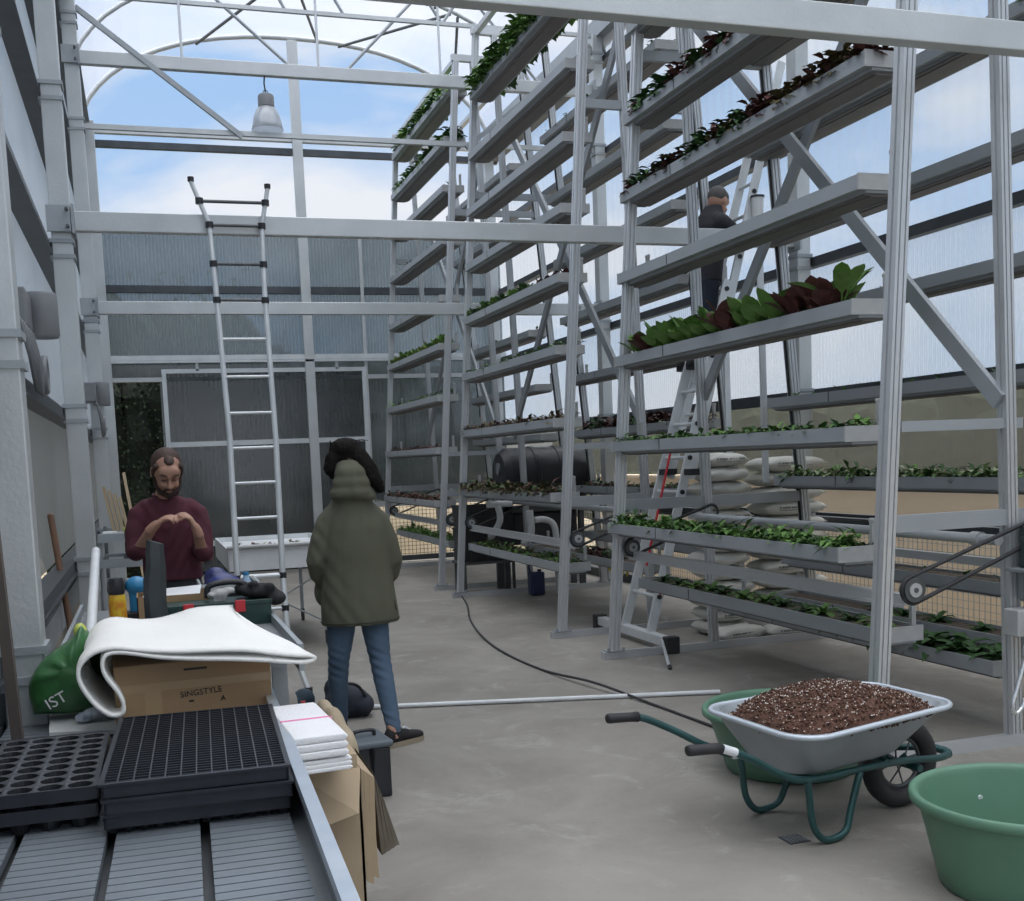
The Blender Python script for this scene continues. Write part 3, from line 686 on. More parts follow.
dense([LR, LO, LO], T[(2, 'aisle', 2)], 'red brown leaf strip in the third aisle trough of the middle rack', .075, 360)
dense([LG, LD], T[(2, 'aisle', 3)], 'low green strip in the fourth aisle trough of the middle rack', .06, 300)
row('lettuce', [LG, LD], T[(2, 'aisle', 4)], 16, 'green lettuce in the fifth aisle trough of the middle rack', .6, 1.0, 2.95, 0, 2)
row('lettuce', [LR], T[(2, 'aisle', 4)], 5, 'dark red lettuce at the near end of the fifth aisle trough of the middle rack', .62, .15, .9)
row('bush', [LG, LD], T[(2, 'aisle', 8)], 26, 'climbing vine in the topmost visible trough of the middle rack', 1.9, rows=2)
dense([LD, LR], T[(2, 'wall', 1)], 'dark low herb strip in the second wall-side trough of the middle rack', .07, 240)
row('bush', [LR, LD], T[(2, 'wall', 2)], 14, 'reddish sprig plant in the third wall-side trough of the middle rack', 1.3)
dense([LD, LG], T[(2, 'wall', 3)], 'low green strip in the fourth wall-side trough of the middle rack', .04, 160)
row('bush', [LD], T[(2, 'wall', 4)], 9, 'bushy green plant in the fifth wall-side trough of the middle rack', 1.1, .1, 1.1)
row('seedling', [LD], T[(2, 'wall', 4)], 8, 'small seedling in the fifth wall-side trough of the middle rack', 1.0, 1.2)
row('seedling', [LD], T[(2, 'wall', 5)], 14, 'sparse seedling in the sixth wall-side trough of the middle rack', 1.2)
row('seedling', [LD], T[(2, 'wall', 6)], 9, 'small sprig in the seventh wall-side trough of the middle rack', 1.3)
dense([LD], T[(2, 'wall', 7)], 'dark green strip in the eighth wall-side trough of the middle rack', .05, 150)
TAGY = mat('yellow plant tag', (0.75, 0.62, 0.08), 0.5)
l = T[(2, 'low', 0)].location
row('bush', [LR, LD], T[(2, 'low', 0)], 6, 'small reddish plant beside the yellow tags under the middle rack', .9, .75, 1.7)
tg = None
for i in range(6):
    p = (l.x + .08 + .03 * (i % 2), l.y + .08 + i * .16, l.z)
    if tg is None:
        tg = obj('plant_tag', M().prism([(-.012, 0), (.012, 0), (.012, .11), (0, .135), (-.012, .11)], (p[0], p[1], p[2] - .02), (p[0], p[1] + .003, p[2] - .02)), TAGY)
        if tg.dimensions.z < .05: pass
    else:
        q = tg.copy(); col.objects.link(q); q.location = (tg.location.x + p[0] - (l.x + .08), p[1], tg.location.z); 
    tag(tg if i == 0 else q, 'yellow plastic plant tag stuck in the low trough under the middle rack', 'plant tag', 'yellow plant tags')
dense([LG, LG], T[(3, 'aisle', 0)], 'green strip in the lowest aisle trough of the farthest rack', .09, 240)
dense([LR, LR, LO], T[(3, 'aisle', 1)], 'red leaf strip in the second aisle trough of the farthest rack', .08, 240)
dense([LR, LR], T[(3, 'aisle', 2)], 'dark red leaf strip in the third aisle trough of the farthest rack', .055, 200)
dense([LD, LG], T[(3, 'aisle', 3)], 'small green strip in the fourth aisle trough of the farthest rack', .08, 90)
row('lettuce', [LG, LY, LG], T[(3, 'aisle', 4)], 14, 'bright lettuce in the fifth aisle trough of the farthest rack', .68, rows=2)
dense([LD], T[(3, 'aisle', 6)], 'thin green strip in the seventh aisle trough of the farthest rack', .05, 90)
row('seedling', [LD, LG], T[(3, 'aisle', 7)], 16, 'small sprig in the eighth aisle trough of the farthest rack', 1.8)
row('bush', [LD, LG], T[(3, 'aisle', 8)], 16, 'climbing green plant in the ninth aisle trough of the farthest rack', 1.6)
row('bush', [LD, LG], T[(3, 'aisle', 9)], 18, 'leafy vine in the top trough of the farthest rack', 1.9)
dense([LD, LO], T[(3, 'wall', 0)], 'dark herb strip in the lowest wall-side trough of the farthest rack', .07, 120)
dense([LD, LG], T[(3, 'wall', 3)], 'low green strip in the fourth wall-side trough of the farthest rack', .04, 120)

# ---- outside greenery
def foliage(name, label, x0, x1, y, z0, z1, nleaf, mts, ls=.12, seed=1, dep=.9, lumps=9):
    r = random.Random(seed); t = thing(name, label, 'hedge' if 'hedge' in name else 'tree', ((x0 + x1) / 2, y, z0))
    core = M()
    for i in range(lumps):
        cx_ = x0 + (x1 - x0) * (i + .5) / lumps; rx = (x1 - x0) / lumps * .95; hz = (z1 - z0) * (.44 + .08 * r.random())
        core.ell((cx_, y + .25, z0 + hz * .98), (rx, dep * .7, hz), 18, 12)
    core.box(x0, x1, y - .05, y + .8, z0, z0 + (z1 - z0) * .7)
    core.v = [p + V((r.uniform(-.1, .1), r.uniform(-.1, .1), r.uniform(-.1, .1))) for p in core.v]
    obj('foliage_core', core, mts[-1], t)
    q = M()
    for i in range(nleaf):
        q.cur = r.randrange(len(mts)); zz = z0 + (z1 - z0) * r.random(); 
        p = (r.uniform(x0, x1), y - .55 * dep * r.random() - .1, zz)
        leaf(q, p, r.random() * 6.28, r.uniform(-.6, 1.2), ls * r.uniform(.6, 1.3), ls * .55, .8, .15, seg=2)
    obj('leaves', q, mts, t, 'all')
    return t
HG = leafmat('hedge leaf', (0.035, 0.055, 0.03), (0.02, 0.032, 0.018)); HL = leafmat('hedge leaf light', (0.07, 0.095, 0.06), (0.04, 0.06, 0.035))
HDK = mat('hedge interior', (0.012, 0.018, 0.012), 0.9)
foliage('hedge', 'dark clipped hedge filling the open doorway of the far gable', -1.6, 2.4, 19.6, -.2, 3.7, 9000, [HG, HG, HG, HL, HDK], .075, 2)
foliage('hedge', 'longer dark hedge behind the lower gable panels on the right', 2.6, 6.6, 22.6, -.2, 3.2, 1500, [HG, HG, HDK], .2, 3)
TG = leafmat('tree leaf', (0.15, 0.18, 0.13), (0.10, 0.125, 0.09))
foliage('tree', 'grey green trees standing behind the left half of the gable panels', -4, 2.6, 27, 0, 6.0, 500, [TG, TG], .35, 4, 1.2, 5)
foliage('tree', 'lower grey green trees standing behind the right half of the gable panels', 3.3, 6.9, 29, 0, 4.2, 500, [TG, TG], .35, 5, 1.2, 4)
def rowhedge(label, x, y0, y1, z1, seed):
    r = random.Random(seed); q = M()
    for i in range(30):
        yy = y0 + (y1 - y0) * (i + .5) / 30; q.ell((x + .5, yy, z1 * .5), (.6, (y1 - y0) / 22, z1 * .5), 12, 8)
    q.v = [p + V((r.uniform(-.08, .08), r.uniform(-.08, .08), r.uniform(-.08, .08))) for p in q.v]
    o = obj('hedge', q, mat('far hedge', (0.14, 0.16, 0.11), 0.9, 0, .5, 3, (0.09, 0.11, 0.07))); tag(o, label, 'hedge')
rowhedge('grey green hedge seen faintly through the right wall panels', 9.5, -2, 26, 2.35, 6)
rowhedge('grey green hedge seen faintly through the left wall panels', -5.5, 2, 24, 2.3, 7)

# ================================================================ THINGS ON THE FLOOR
rnd = random.Random(5)
def bez(pts, n=8):
    """smooth curve through points (Catmull-Rom)"""
    pts = [V(p) for p in pts]; P_ = [pts[0] * 2 - pts[1]] + pts + [pts[-1] * 2 - pts[-2]]; out = []
    for i in range(1, len(P_) - 2):
        a, b, c, d = P_[i - 1:i + 3]
        for k in range(n):
            t_ = k / n; out.append(.5 * ((2 * b) + (c - a) * t_ + (2 * a - 5 * b + 4 * c - d) * t_ ** 2 + (3 * b - a - 3 * c + d) * t_ ** 3))
    return out + [pts[-1]]
# ---- peat bags stacked in the gap between the racks
BAG = mat('pale plastic sack', (0.66, 0.65, 0.60), 0.5, 0, 0.5, 9, (0.56, 0.56, 0.51), 0.35, 14)
BAGINK = mat('faded sack print', (0.20, 0.21, 0.20), 0.6)
def sack(lx, ly, h, seed):
    r = random.Random(seed); m_ = M(); n, k = 22, 16; rings = []
    for i in range(n + 1):
        u = -1 + 2 * i / n; pin = (1 - abs(u) ** 5.0); hh = h / 2 * (max(0.02, pin) ** .6); ww = ly / 2 * (1 - .10 * abs(u) ** 3)
        ring = []
        for j in range(k):
            a_ = 2 * pi * j / k; cx_, sx_ = cos(a_), sin(a_)
            y = ww * (abs(cx_) ** .62) * (1 if cx_ > 0 else -1); z = hh * (abs(sx_) ** .8) * (1 if sx_ > 0 else -1)
            w_ = 1 + .04 * sin(5 * u + 3 * a_ + seed) + .02 * r.random()
            ring.append((u * lx / 2, y * w_, h / 2 + z * w_))
        rings.append(ring)
    m_.add([p for r_ in rings for p in r_], [(i * k + j, i * k + (j + 1) % k, (i + 1) * k + (j + 1) % k, (i + 1) * k + j) for i in range(n) for j in range(k)] + [tuple(range(k)), tuple(range(n * k + k - 1, n * k - 1, -1))])
    return m_
def sackproto(lx, ly, h, seed, loc):
    t = thing('substrate_bag', '', 'bag', loc)
    obj('sack', sack(lx, ly, h, seed), BAG, t, smooth='all', local=True)
    q = M()
    for i in range(9): q.box(-lx * .30 + i * .028, -lx * .30 + i * .028 + (.020 if i % 3 else .012), -ly / 2 - .004, -ly / 2 + .01, h * .52, h * .62)
    q.box(-lx * .30, lx * .25, -ly / 2 - .0035, -ly / 2 + .01, h * .38, h * .41)
    obj('printed_marking', q, BAGINK, t, local=True)
    obj('end_seam', M().box(lx / 2 - .012, lx / 2 + .02, -ly * .42, ly * .42, h * .46, h * .54), BAG, t, local=True)
    return t
cols_ = (('left', 4.50, 8.28, .40, .44, .1165, 13, pi / 2 * 0 + .04), ('middle', 4.86, 8.30, .34, .46, .1165, 13, -.05), ('right', 5.10, 8.05, .34, .36, .1235, 12, .03))
for cn, bx_, by_, lx, ly, h, n_, rz in (('left', 4.47, 8.30, .36, .46, .1165, 13, .03), ('right', 5.03, 8.20, .56, .40, .122, 12, .04)):
    pr = None
    for i in range(n_):
        if i == n_ - 1: lab = 'topmost pale substrate bag of the %s column behind the nearest rack' % cn
        elif i == 0: lab = 'pale substrate bag on the floor at the bottom of the %s column' % cn
        else: lab = 'pale substrate bag within the %s column stacked behind the nearest rack' % cn
        lc = (bx_ + rnd.uniform(-.025, .025), by_ + rnd.uniform(-.02, .02), i * h * .985 + .003)
        if pr is None: pr = sackproto(lx, ly, h, 3, lc); t = pr; t.rotation_euler = (0, 0, rz)
        else: t = dup(pr, lc, rz + rnd.uniform(-.07, .07) + (pi if rnd.random() < .3 and cn == 'left' else 0))
        t['label'] = lab; t['group'] = 'substrate bags in the %s column' % cn
# two sacks sagging forward on the floor
for (bx_, by_, rz), lab in (((4.42, 7.93, .2), 'sagging pale bag lying on the floor before the left bag column'), ((4.86, 7.86, -.1), 'sagging pale bag lying on the floor before the right bag column')):
    t = dup(pr, (bx_, by_, .003), rz, lab); t['group'] = 'loose substrate bags on the floor'; t.scale = (.8, .5, 1.0)

# ---- long aluminium ladder with the stabiliser bar
def ladder_rungs(name, label, LP, RP, sect, zs, rung_r=.014, mt_=WHITEALU, cat='ladder'):
    t = thing(name, label, cat, tuple((LP(0) + RP(0)) / 2 * 1.0))
    return t
def lx2(z): return 3.72 + .333 * (z - .1)
t = thing('extension_ladder', 'long aluminium extension ladder with a wide stabiliser foot, leaning behind the near rack', 'ladder', (3.72, 8.3, 0))
YL, YR = (lambda z: 8.56 + .07 * z), (lambda z: 8.06 + .12 * z)
for Yf, nm in ((YL, 'rail'), (YR, 'rail')):
    a_, b_ = V((lx2(.10), Yf(.10), .10)), V((lx2(2.9), Yf(2.9), 2.9))
    obj('rail', M().bar(a_, b_, .075, .026), WHITEALU, t, bevel=.003)
    ins = -.03 if Yf is YL else .03
    a_, b_ = V((lx2(1.3) + .07, Yf(1.3) + ins, 1.3)), V((lx2(4.75) + .07, Yf(4.75) + ins, 4.75))
    obj('upper_rail', M().bar(a_, b_, .07, .026), WHITEALU, t, bevel=.003)
z = .38
q = M(); q2 = M()
while z < 2.85: obj('rung', M().cyl((lx2(z), YL(z), z), (lx2(z), YR(z), z), .015, n=8), WHITEALU, t, True); z += .272
z = 1.55
while z < 4.7: obj('rung', M().cyl((lx2(z) + .07, YL(z) - .03, z), (lx2(z) + .07, YR(z) + .03, z), .015, n=8), WHITEALU, t, True); z += .272
q = M()
z = .38
while z < 4.7:
    yy = YR(z) + (.013 if z > 2.9 else -.017); xq = lx2(z) + (.07 if z > 2.9 else 0)
    obj('rung_plug', M().cyl((xq, yy - .006, z), (xq, yy + .006, z), .02, n=8), BLACKPL, t)
    z += .272
obj('stabiliser_bar', M().box(3.67, 3.75, 7.72, 9.05, .045, .115), WHITEALU, t, bevel=.004)
for y in (7.64, 9.05): obj('rubber_foot', M().box(3.655, 3.765, y, y + .085, .0, .13), BLACK, t, bevel=.01)
obj('prop_leg', M().cyl((3.66, 7.74, .10), (3.42, 7.12, .012), .012, n=8), WHITEALU, t)
obj('rubber_tip', M().cyl((3.428, 7.14, .018), (3.415, 7.10, .0), .016, n=8), BLACK, t)
obj('guide_hooks', M().box(lx2(1.36) - .05, lx2(1.36) + .06, 8.02, 8.16, 1.33, 1.38).box(lx2(1.36) - .05, lx2(1.36) + .06, 8.50, 8.62, 1.33, 1.38), BLACKPL, t)
obj('red_strap', M().bar((3.86, 8.42, .60), (4.10, 8.36, 1.62), .012, .02), RED, t)
obj('warning_label', M().prism([(-.012, -.10), (.012, -.10), (.012, .10), (-.012, .10)], (lx2(.42), YR(.42) - .020, .42), (lx2(.42), YR(.42) - .015, .42), (1, 0, 0)), mat('red white label', (0.62, 0.10, 0.09), 0.5, 0, .1, 30, (0.7, 0.5, 0.48)), t)
# second A-leg behind it
for y in (8.02, 8.60): obj('back_leg', M().bar((lx2(3.05) + .02, y, 3.05), (lx2(1.35) + .55, y - .1, 1.25), .05, .022), WHITEALU, t)

# ---- telescopic ladder leaning on the middle beam
t = thing('telescopic_ladder', 'tall telescopic ladder with flared top and black caps, against the middle beam', 'ladder', (.86, 7.6, 0))
Rp = [(.955, 7.55, .012), (.855, 7.72, .36), (.86, 7.85, .78), (.885, 8.0, 1.72), (.885, 8.15, 2.75), (.90, 8.215, 3.20), (.955, 8.225, 3.46)]
Lp = [(.60, 7.55, .012), (.57, 7.72, .36), (.555, 7.85, .79), (.575, 8.0, 1.74), (.555, 8.15, 2.78), (.545, 8.215, 3.20), (.44, 8.225, 3.49)]
for Q in (Rp, Lp):
    rs = [.020, .021, .021, .019, .017, .016, .016]
    for a_, b_, r_ in zip(Q[:-1], Q[1:], rs): obj('rail_section', M().cyl(a_, b_, r_, r_ * .97, 12), WHITEALU, t, True)
    obj('rubber_cap', M().cyl(Q[-1], V(Q[-1]) + V((0, 0, .03)), .022, n=12), BLACK, t)
    obj('rubber_foot', M().cyl((Q[0][0], Q[0][1], 0), (Q[0][0], Q[0][1], .04), .026, n=12), BLACK, t)
def at(Q, z):
    for a_, b_ in zip(Q[:-1], Q[1:]):
        if a_[2] <= z <= b_[2] + 1e-6:
            f_ = (z - a_[2]) / (b_[2] - a_[2]); return V(a_).lerp(V(b_), f_)
    return V(Q[-1])
for z, r_ in ((.30, .012), (.56, .012), (.78, .020), (1.18, .011), (1.42, .011), (1.66, .011), (1.90, .011), (2.15, .011), (2.41, .011), (2.68, .012), (2.93, .012), (3.20, .012), (3.36, .012)):
    a_, b_ = at(Lp, z), at(Rp, z)
    q = M().cyl(a_, b_, r_, n=10); obj('rung', q, STEELD if z > 2.6 else WHITEALU, t, True)
    if z > 2.6 or z < .8:
        for e_ in (a_, b_): obj('joint_collar', M().cyl(e_ - V((0, 0, .02)), e_ + V((0, 0, .02)), .027, n=10), BLACKPL, t)

# ---- wheelbarrow
GREENP = mat('dark green painted tube', (0.025, 0.085, 0.085), 0.4, 0.2, 0.4, 8, (0.018, 0.06, 0.06))
TUBG = mat('galvanised barrow tray', (0.36, 0.39, 0.41), 0.45, 0.45, 0.5, 5, (0.28, 0.31, 0.33), .1, 30)
RIM = mat('pale barrow rim', (0.52, 0.57, 0.63), 0.4, 0.3)
COMP = mat('red brown compost', (0.13, 0.062, 0.040), 0.95, 0, 0.35, 60, (0.07, 0.034, 0.024), 1.0, 90)
PERL = mat('perlite grain', (0.62, 0.56, 0.50), 0.8)
O2 = V((2.52, 3.87, 0)); th = radians(6)
t = thing('wheelbarrow', 'wheelbarrow heaped with red brown compost, standing before a green tub', 'wheelbarrow', tuple(O2), th)
def rrect(a0, a1, b, z, n=8, rad=.13, taper=0.0):
    """rounded tray outline; a0..a1 along the barrow, half-width b (narrower at the front by taper)"""
    pts = []
    for cx_, cy_, s in ((a1 - rad, 1, 0), (a0 + rad, 1, 1), (a0 + rad, -1, 2), (a1 - rad, -1, 3)):
        for k in range(n + 1):
            an = pi / 2 * k / n + s * pi / 2
            if s == 0: an = pi / 2 * k / n
            hb = b - (taper if cx_ > 0 else 0)
            pts.append((cx_ + rad * cos(an), cy_ * (hb - rad) + rad * sin(an), z + (cx_ + .5) * .035))
    return pts
outl = [rrect(-.36, .48, .335, .44, taper=.05), rrect(-.345, .465, .32, .443, taper=.05), rrect(-.33, .43, .295, .405, taper=.05), rrect(-.26, .26, .225, .285, rad=.11, taper=.02), rrect(-.26, .20, .19, .262, rad=.1, taper=.02)]
inn = [rrect(-.255, .195, .185, .268, rad=.1, taper=.02), rrect(-.25, .25, .218, .291, rad=.11, taper=.02), rrect(-.32, .42, .286, .411, taper=.05), rrect(-.335, .455, .31, .451, taper=.05), rrect(-.36, .48, .335, .447, taper=.05)]
q = M(); L_ = len(outl[0]); al = outl + inn
q.add([p for r_ in al for p in r_], [(i * L_ + k, i * L_ + (k + 1) % L_, (i + 1) * L_ + (k + 1) % L_, (i + 1) * L_ + k) for i in list(range(4)) + [5, 6, 7, 8] for k in range(L_)] +
      [tuple(range(4 * L_, 5 * L_)), tuple(range(5 * L_, 6 * L_))])
obj('tray', q, TUBG, t, True, local=True)
obj('rolled_rim', M().tube([V(p) + V((0, 0, .002)) for p in rrect(-.36, .48, .335, .445, taper=.05)], .011, 8, closed=True), RIM, t, 'all', local=True)
# frame: two long handle tubes meeting round the wheel, two U legs
for s in (-1, 1):
    pts = bez([(-.79, s * .29, .475), (-.67, s * .29, .465), (-.53, s * .275, .40), (-.37, s * .24, .31), (-.22, s * .21, .262), (.10, s * .17, .255), (.34, s * .12, .235), (.52, s * .105, .215), (.61, s * .07, .21)], 6)
    obj('handle_tube', M().tube(pts, .015, 10), GREENP, t, 'all', local=True)
    obj('rubber_grip', M().tube([(-.815, s * .29, .477), (-.80, s * .29, .477), (-.79, s * .29, .476), (-.72, s * .29, .471), (-.675, s * .29, .467)], [.018, .021, .020, .019, .021], 12), BLACK, t, 'all', local=True)
    lg = bez([(-.24, s * .215, .27), (-.23, s * .215, .20), (-.215, s * .215, .09), (-.17, s * .215, .025), (-.11, s * .215, .017), (-.05, s * .21, .04), (-.02, s * .20, .11), (.04, s * .185, .25)], 6)
    obj('leg', M().tube(lg, .014, 10), GREENP, t, 'all', local=True)
obj('front_loop', M().tube(bez([(.61, -.07, .21), (.635, -.04, .21), (.64, 0, .21), (.635, .04, .21), (.61, .07, .21)], 5), .017, 10), GREENP, t, 'all', local=True)
for a_, b_2 in ((-.2, .21), (.2, .16)): obj('cross_bar', M().cyl((a_, -b_2, .258), (a_, b_2, .258), .013, n=10), GREENP, t, True, local=True)
obj('handle_sticker', M().cyl((-.67, -.29, .4655), (-.61, -.2855, .441), .0165, n=10), WHITEPL, t, True, local=True)
obj('plate_bracket', M().box(-.28, -.24, .20, .225, .255, .27), WHITEPL, t, local=True)
wc = V((.41, 0, .19))
ty = obj('tyre', M().tube([wc + V((.148 * cos(a_), 0, .148 * sin(a_))) for a_ in [2 * pi * k / 32 for k in range(32)]], .042, 12, closed=True), BLACK, t, 'all', local=True)
w_ = obj('wheel_rim', M().tube([wc + V((.105 * cos(a_), 0, .105 * sin(a_))) for a_ in [2 * pi * k / 28 for k in range(28)]], .010, 8, closed=True), STEELD, t, 'all', local=True)
q = M()
for k in range(8): q.cyl(wc + V((0, .02 * (-1) ** k, 0)), wc + V((.105 * cos(2 * pi * k / 8 + .2), 0, .105 * sin(2 * pi * k / 8 + .2))), .004, n=6)
obj('spokes', q, STEELD, t, local=True); obj('hub', M().cyl(wc + V((0, -.12, 0)), wc + V((0, .12, 0)), .016, n=12), GREENP, t, True, local=True)
q = M()
for a0 in range(9):
    an = radians(10 + a0 * 12); an2 = radians(10 + (a0 + 1) * 12); r_ = .205
    q.add([wc + V((r_ * cos(an), -.05, r_ * sin(an))), wc + V((r_ * cos(an), .05, r_ * sin(an))), wc + V((r_ * cos(an2), .05, r_ * sin(an2))), wc + V((r_ * cos(an2), -.05, r_ * sin(an2)))], [(0, 1, 2, 3)])
obj('fork_plate', M().bar(wc + V((0, -.06, 0)), (.34, -.09, .25), .03, .006).bar(wc + V((0, .06, 0)), (.34, .09, .25), .03, .006), GREENP, t, local=True)
# compost heap, its own thing; resting in the tray
def tow(p): return Matrix.Rotation(th, 4, 'Z') @ V(p) + O2
q = M(); n1, n2 = 40, 26; vs_ = []
r5 = random.Random(9)
for j in range(n2 + 1):
    for i in range(n1 + 1):
        u = -1 + 2 * i / n1; v_ = -1 + 2 * j / n2
        x_ = .055 + u * .375; y_ = v_ * .28 * (1 - .10 * max(0, u))
        k_ = max(0, 1 - (abs(u) ** 3.2 + abs(v_) ** 3.2)); sh = (abs(u) ** 6 + abs(v_) ** 6)
        f_ = 1 / max(1, (abs(u) ** 5 + abs(v_) ** 5) ** .2)
        zz = .425 + (u + 1) * .015 + .098 * k_ ** .65 * (1 - .25 * u) * (1 + .12 * sin(u * 4 + 1)) + .010 * r5.random()
        vs_.append(tow((x_ * f_, y_ * f_, zz if k_ > 0 else .425 + (u + 1) * .015)))
q.add(vs_, [(j * (n1 + 1) + i, j * (n1 + 1) + i + 1, (j + 1) * (n1 + 1) + i + 1, (j + 1) * (n1 + 1) + i) for j in range(n2) for i in range(n1)])
hp = q.v[:]
t = thing('compost', 'heap of crumbly red brown compost flecked with white, inside the wheelbarrow tray', 'compost', (O2.x, O2.y, .47))
o = obj('heap', q, COMP, t, 'all')
q = M()
for i in range(3600):
    p = hp[r5.randrange(len(hp))] + V((r5.uniform(-.013, .013), r5.uniform(-.013, .013), r5.uniform(.0, .004))); s = r5.uniform(.003, .009)
    R = Matrix.Rotation(r5.random() * 6, 3, V((r5.random(), r5.random(), r5.random() + .1)).normalized())
    q.add([p + R @ V(c) * s for c in ((1, 0, 0), (-1, 0, 0), (0, 1, 0), (0, -1, 0), (0, 0, .8), (0, 0, -.8))], [(0, 2, 4), (2, 1, 4), (1, 3, 4), (3, 0, 4), (2, 0, 5), (1, 2, 5), (3, 1, 5), (0, 3, 5)])
o = obj('crumbs', q, COMP, t); o['kind'] = 'stuff'
q = M()
for i in range(1100):
    p = hp[r5.randrange(len(hp))] + V((r5.uniform(-.013, .013), r5.uniform(-.013, .013), r5.uniform(.002, .007))); s = r5.uniform(.002, .0048)
    q.add([p + V(c) * s for c in ((1, 0, 0), (-1, 0, 0), (0, 1, 0), (0, -1, 0), (0, 0, .8), (0, 0, -.8))], [(0, 2, 4), (2, 1, 4), (1, 3, 4), (3, 0, 4), (2, 0, 5), (1, 2, 5), (3, 1, 5), (0, 3, 5)])
o = obj('perlite', q, PERL, t); o['kind'] = 'stuff'

# ---- green tubs
TUB = mat('sage green plastic', (0.105, 0.225, 0.15), 0.5, 0, 0.4, 4, (0.09, 0.195, 0.13))
def tub(c, R, h, label):
    t = thing('tub', label, 'tub', (c[0], c[1], 0))
    b = R * .74
    wo_, wi_ = [(b + (R - .024 - b) * k / 5, .014 + (h - .040) * k / 5) for k in range(6)], [(b - .008 + (R - .024 - b) * k / 5, .024 + (h - .050) * k / 5) for k in range(6)]
    q = M().lathe([(0, .0), (b - .03, 0), (b - .008, .004)] + wo_ + wi_[::-1] + [(b - .030, .012), (b - .08, .011), (0, .011)], (c[0], c[1], 0), 56)
    obj('basin', q, TUB, t, True)
    obj('rolled_rim', M().lathe([(R - .024, h - .032), (R - .006, h - .038), (R + .001, h - .034), (R + .003, h - .020), (R + .001, h - .006), (R - .008, h), (R - .020, h - .004), (R - .028, h - .012), (R - .031, h - .030)], (c[0], c[1], 0), 56), TUB, t, 'all')
    return t
t = tub((2.76, 3.02), .37, .33, 'round green plastic tub cut off by the lower right corner')
obj('drain_mark', M().cyl((2.84, 3.334, .215), (2.838, 3.322, .213), .009, n=14), WHITEPL, t)
tub((2.84, 4.62), .41, .30, 'round green plastic tub standing behind the wheelbarrow')

# ---- things lying on the floor
o = obj('pipe', M().cyl((.95, 6.93, .016), (3.33, 6.22, .016), .014, n=12), WHITEPL, None, True); tag(o, 'thin white pipe lying across the concrete floor', 'pipe')
cp = bez([(3.30, 12.2, .012), (3.12, 11.3, .010), (2.86, 10.28, .010), (2.66, 9.2, .010), (2.58, 8.3, .010), (2.61, 7.46, .010), (2.70, 6.75, .042), (2.82, 6.15, .010), (2.88, 5.47, .010), (2.93, 5.1, .010)], 8)
o = obj('cable', M().tube(cp, .009, 8), BLACK, None, 'all'); tag(o, 'black cable curving over the floor and across the white pipe', 'cable')
q = M().box(2.265, 2.355, 3.69, 3.78, .001, .004); q.cur = 1
for k in range(6): q.box(2.272 + k * .014, 2.279 + k * .014, 3.697, 3.773, .004, .006)
t = thing('floor_drain', 'small square metal drain cover in the floor near the wheelbarrow', 'drain', (2.31, 3.735, 0))
obj('cover', M().box(2.265, 2.355, 3.69, 3.78, .0, .004), STEELD, t)
q = M()
for k in range(6): q.box(2.272 + k * .0145, 2.278 + k * .0145, 3.697, 3.773, .004, .007)
obj('grate', q, GREYPL, t)
# bent bright hook by the near rack motor
hk = bez([(4.05, 4.2, .60), (3.93, 4.2, .605), (3.87, 4.2, .60), (3.835, 4.2, .55), (3.83, 4.2, .48), (3.79, 4.2, .36), (3.765, 4.2, .28), (3.785, 4.2, .245), (3.82, 4.2, .27), (3.835, 4.2, .31)], 6)
t = thing('hose_hook', 'bright bent steel tube hanging in front of the near rack motor', 'hook', (3.9, 4.2, .25))
obj('bent_tube', M().tube(hk, .011, 10), CHROME, t, 'all'); obj('clamp', M().box(3.98, 4.06, 4.19, 4.36, .58, .62), STEELD, t)

# ---- black water tank, crates, pipes, jug between the racks
TANK = mat('black ribbed tank', (0.012, 0.014, 0.018), 0.4, 0, .4, 5, (0.02, 0.022, 0.026))
t = thing('water_tank', 'large black water tank on a stand in the gap before the farthest rack', 'tank', (4.35, 12.48, 0))
obj('lower_tank', M().box(3.98, 4.78, 12.3, 12.62, .52, .90), BLACKPL, t, bevel=.03)
q = M().lathe([(0, -.6), (.30, -.6), (.37, -.52), (.37, -.2), (.385, -.19), (.385, -.14), (.37, -.13), (.37, .13), (.385, .14), (.385, .19), (.37, .2), (.37, .52), (.30, .6), (0, .6)], (0, 0, 0), 36)
q.xf(Matrix.Translation((4.42, 12.48, 1.31)) @ Matrix.Rotation(pi / 2, 4, 'Y') @ Matrix.Scale(.88, 4)); obj('tank_body', q, TANK, t, True)
obj('stand', M().box(3.85, 4.9, 12.25, 12.72, .9, .96).box(3.87, 3.93, 12.3, 12.36, 0, .9).box(4.8, 4.86, 12.3, 12.36, 0, .9).box(3.87, 3.93, 12.6, 12.66, 0, .9).box(4.8, 4.86, 12.6, 12.66, 0, .9), STEELD, t)
obj('lid', M().cyl((3.90, 12.48, 1.40), (3.875, 12.48, 1.40), .07, n=18), GREYPL, t)
t = thing('drain_pipes', 'white plastic drain pipes with bends under the black tank', 'pipe', (3.9, 11.9, 0))
obj('pipe_run', M().tube(bez([(3.62, 11.7, 1.02), (3.64, 11.7, .85), (3.56, 11.8, .66)], 5), .035, 10).tube([(3.50, 11.7, 1.03), (3.78, 11.7, 1.03)], .035, 10), WHITEPL, t, 'all')
obj('pipe_run', M().tube(bez([(3.95, 11.6, .95), (3.96, 11.6, .7), (3.90, 11.7, .58)], 5), .038, 10), WHITEPL, t, 'all')
obj('pipe_run', M().tube(bez([(4.0, 11.6, .84), (4.12, 11.6, .84), (4.22, 11.6, .78), (4.25, 11.6, .6), (4.25, 11.6, .3), (4.27, 11.6, .0)], 5), .035, 10), WHITEPL, t, 'all')
cr_ = None
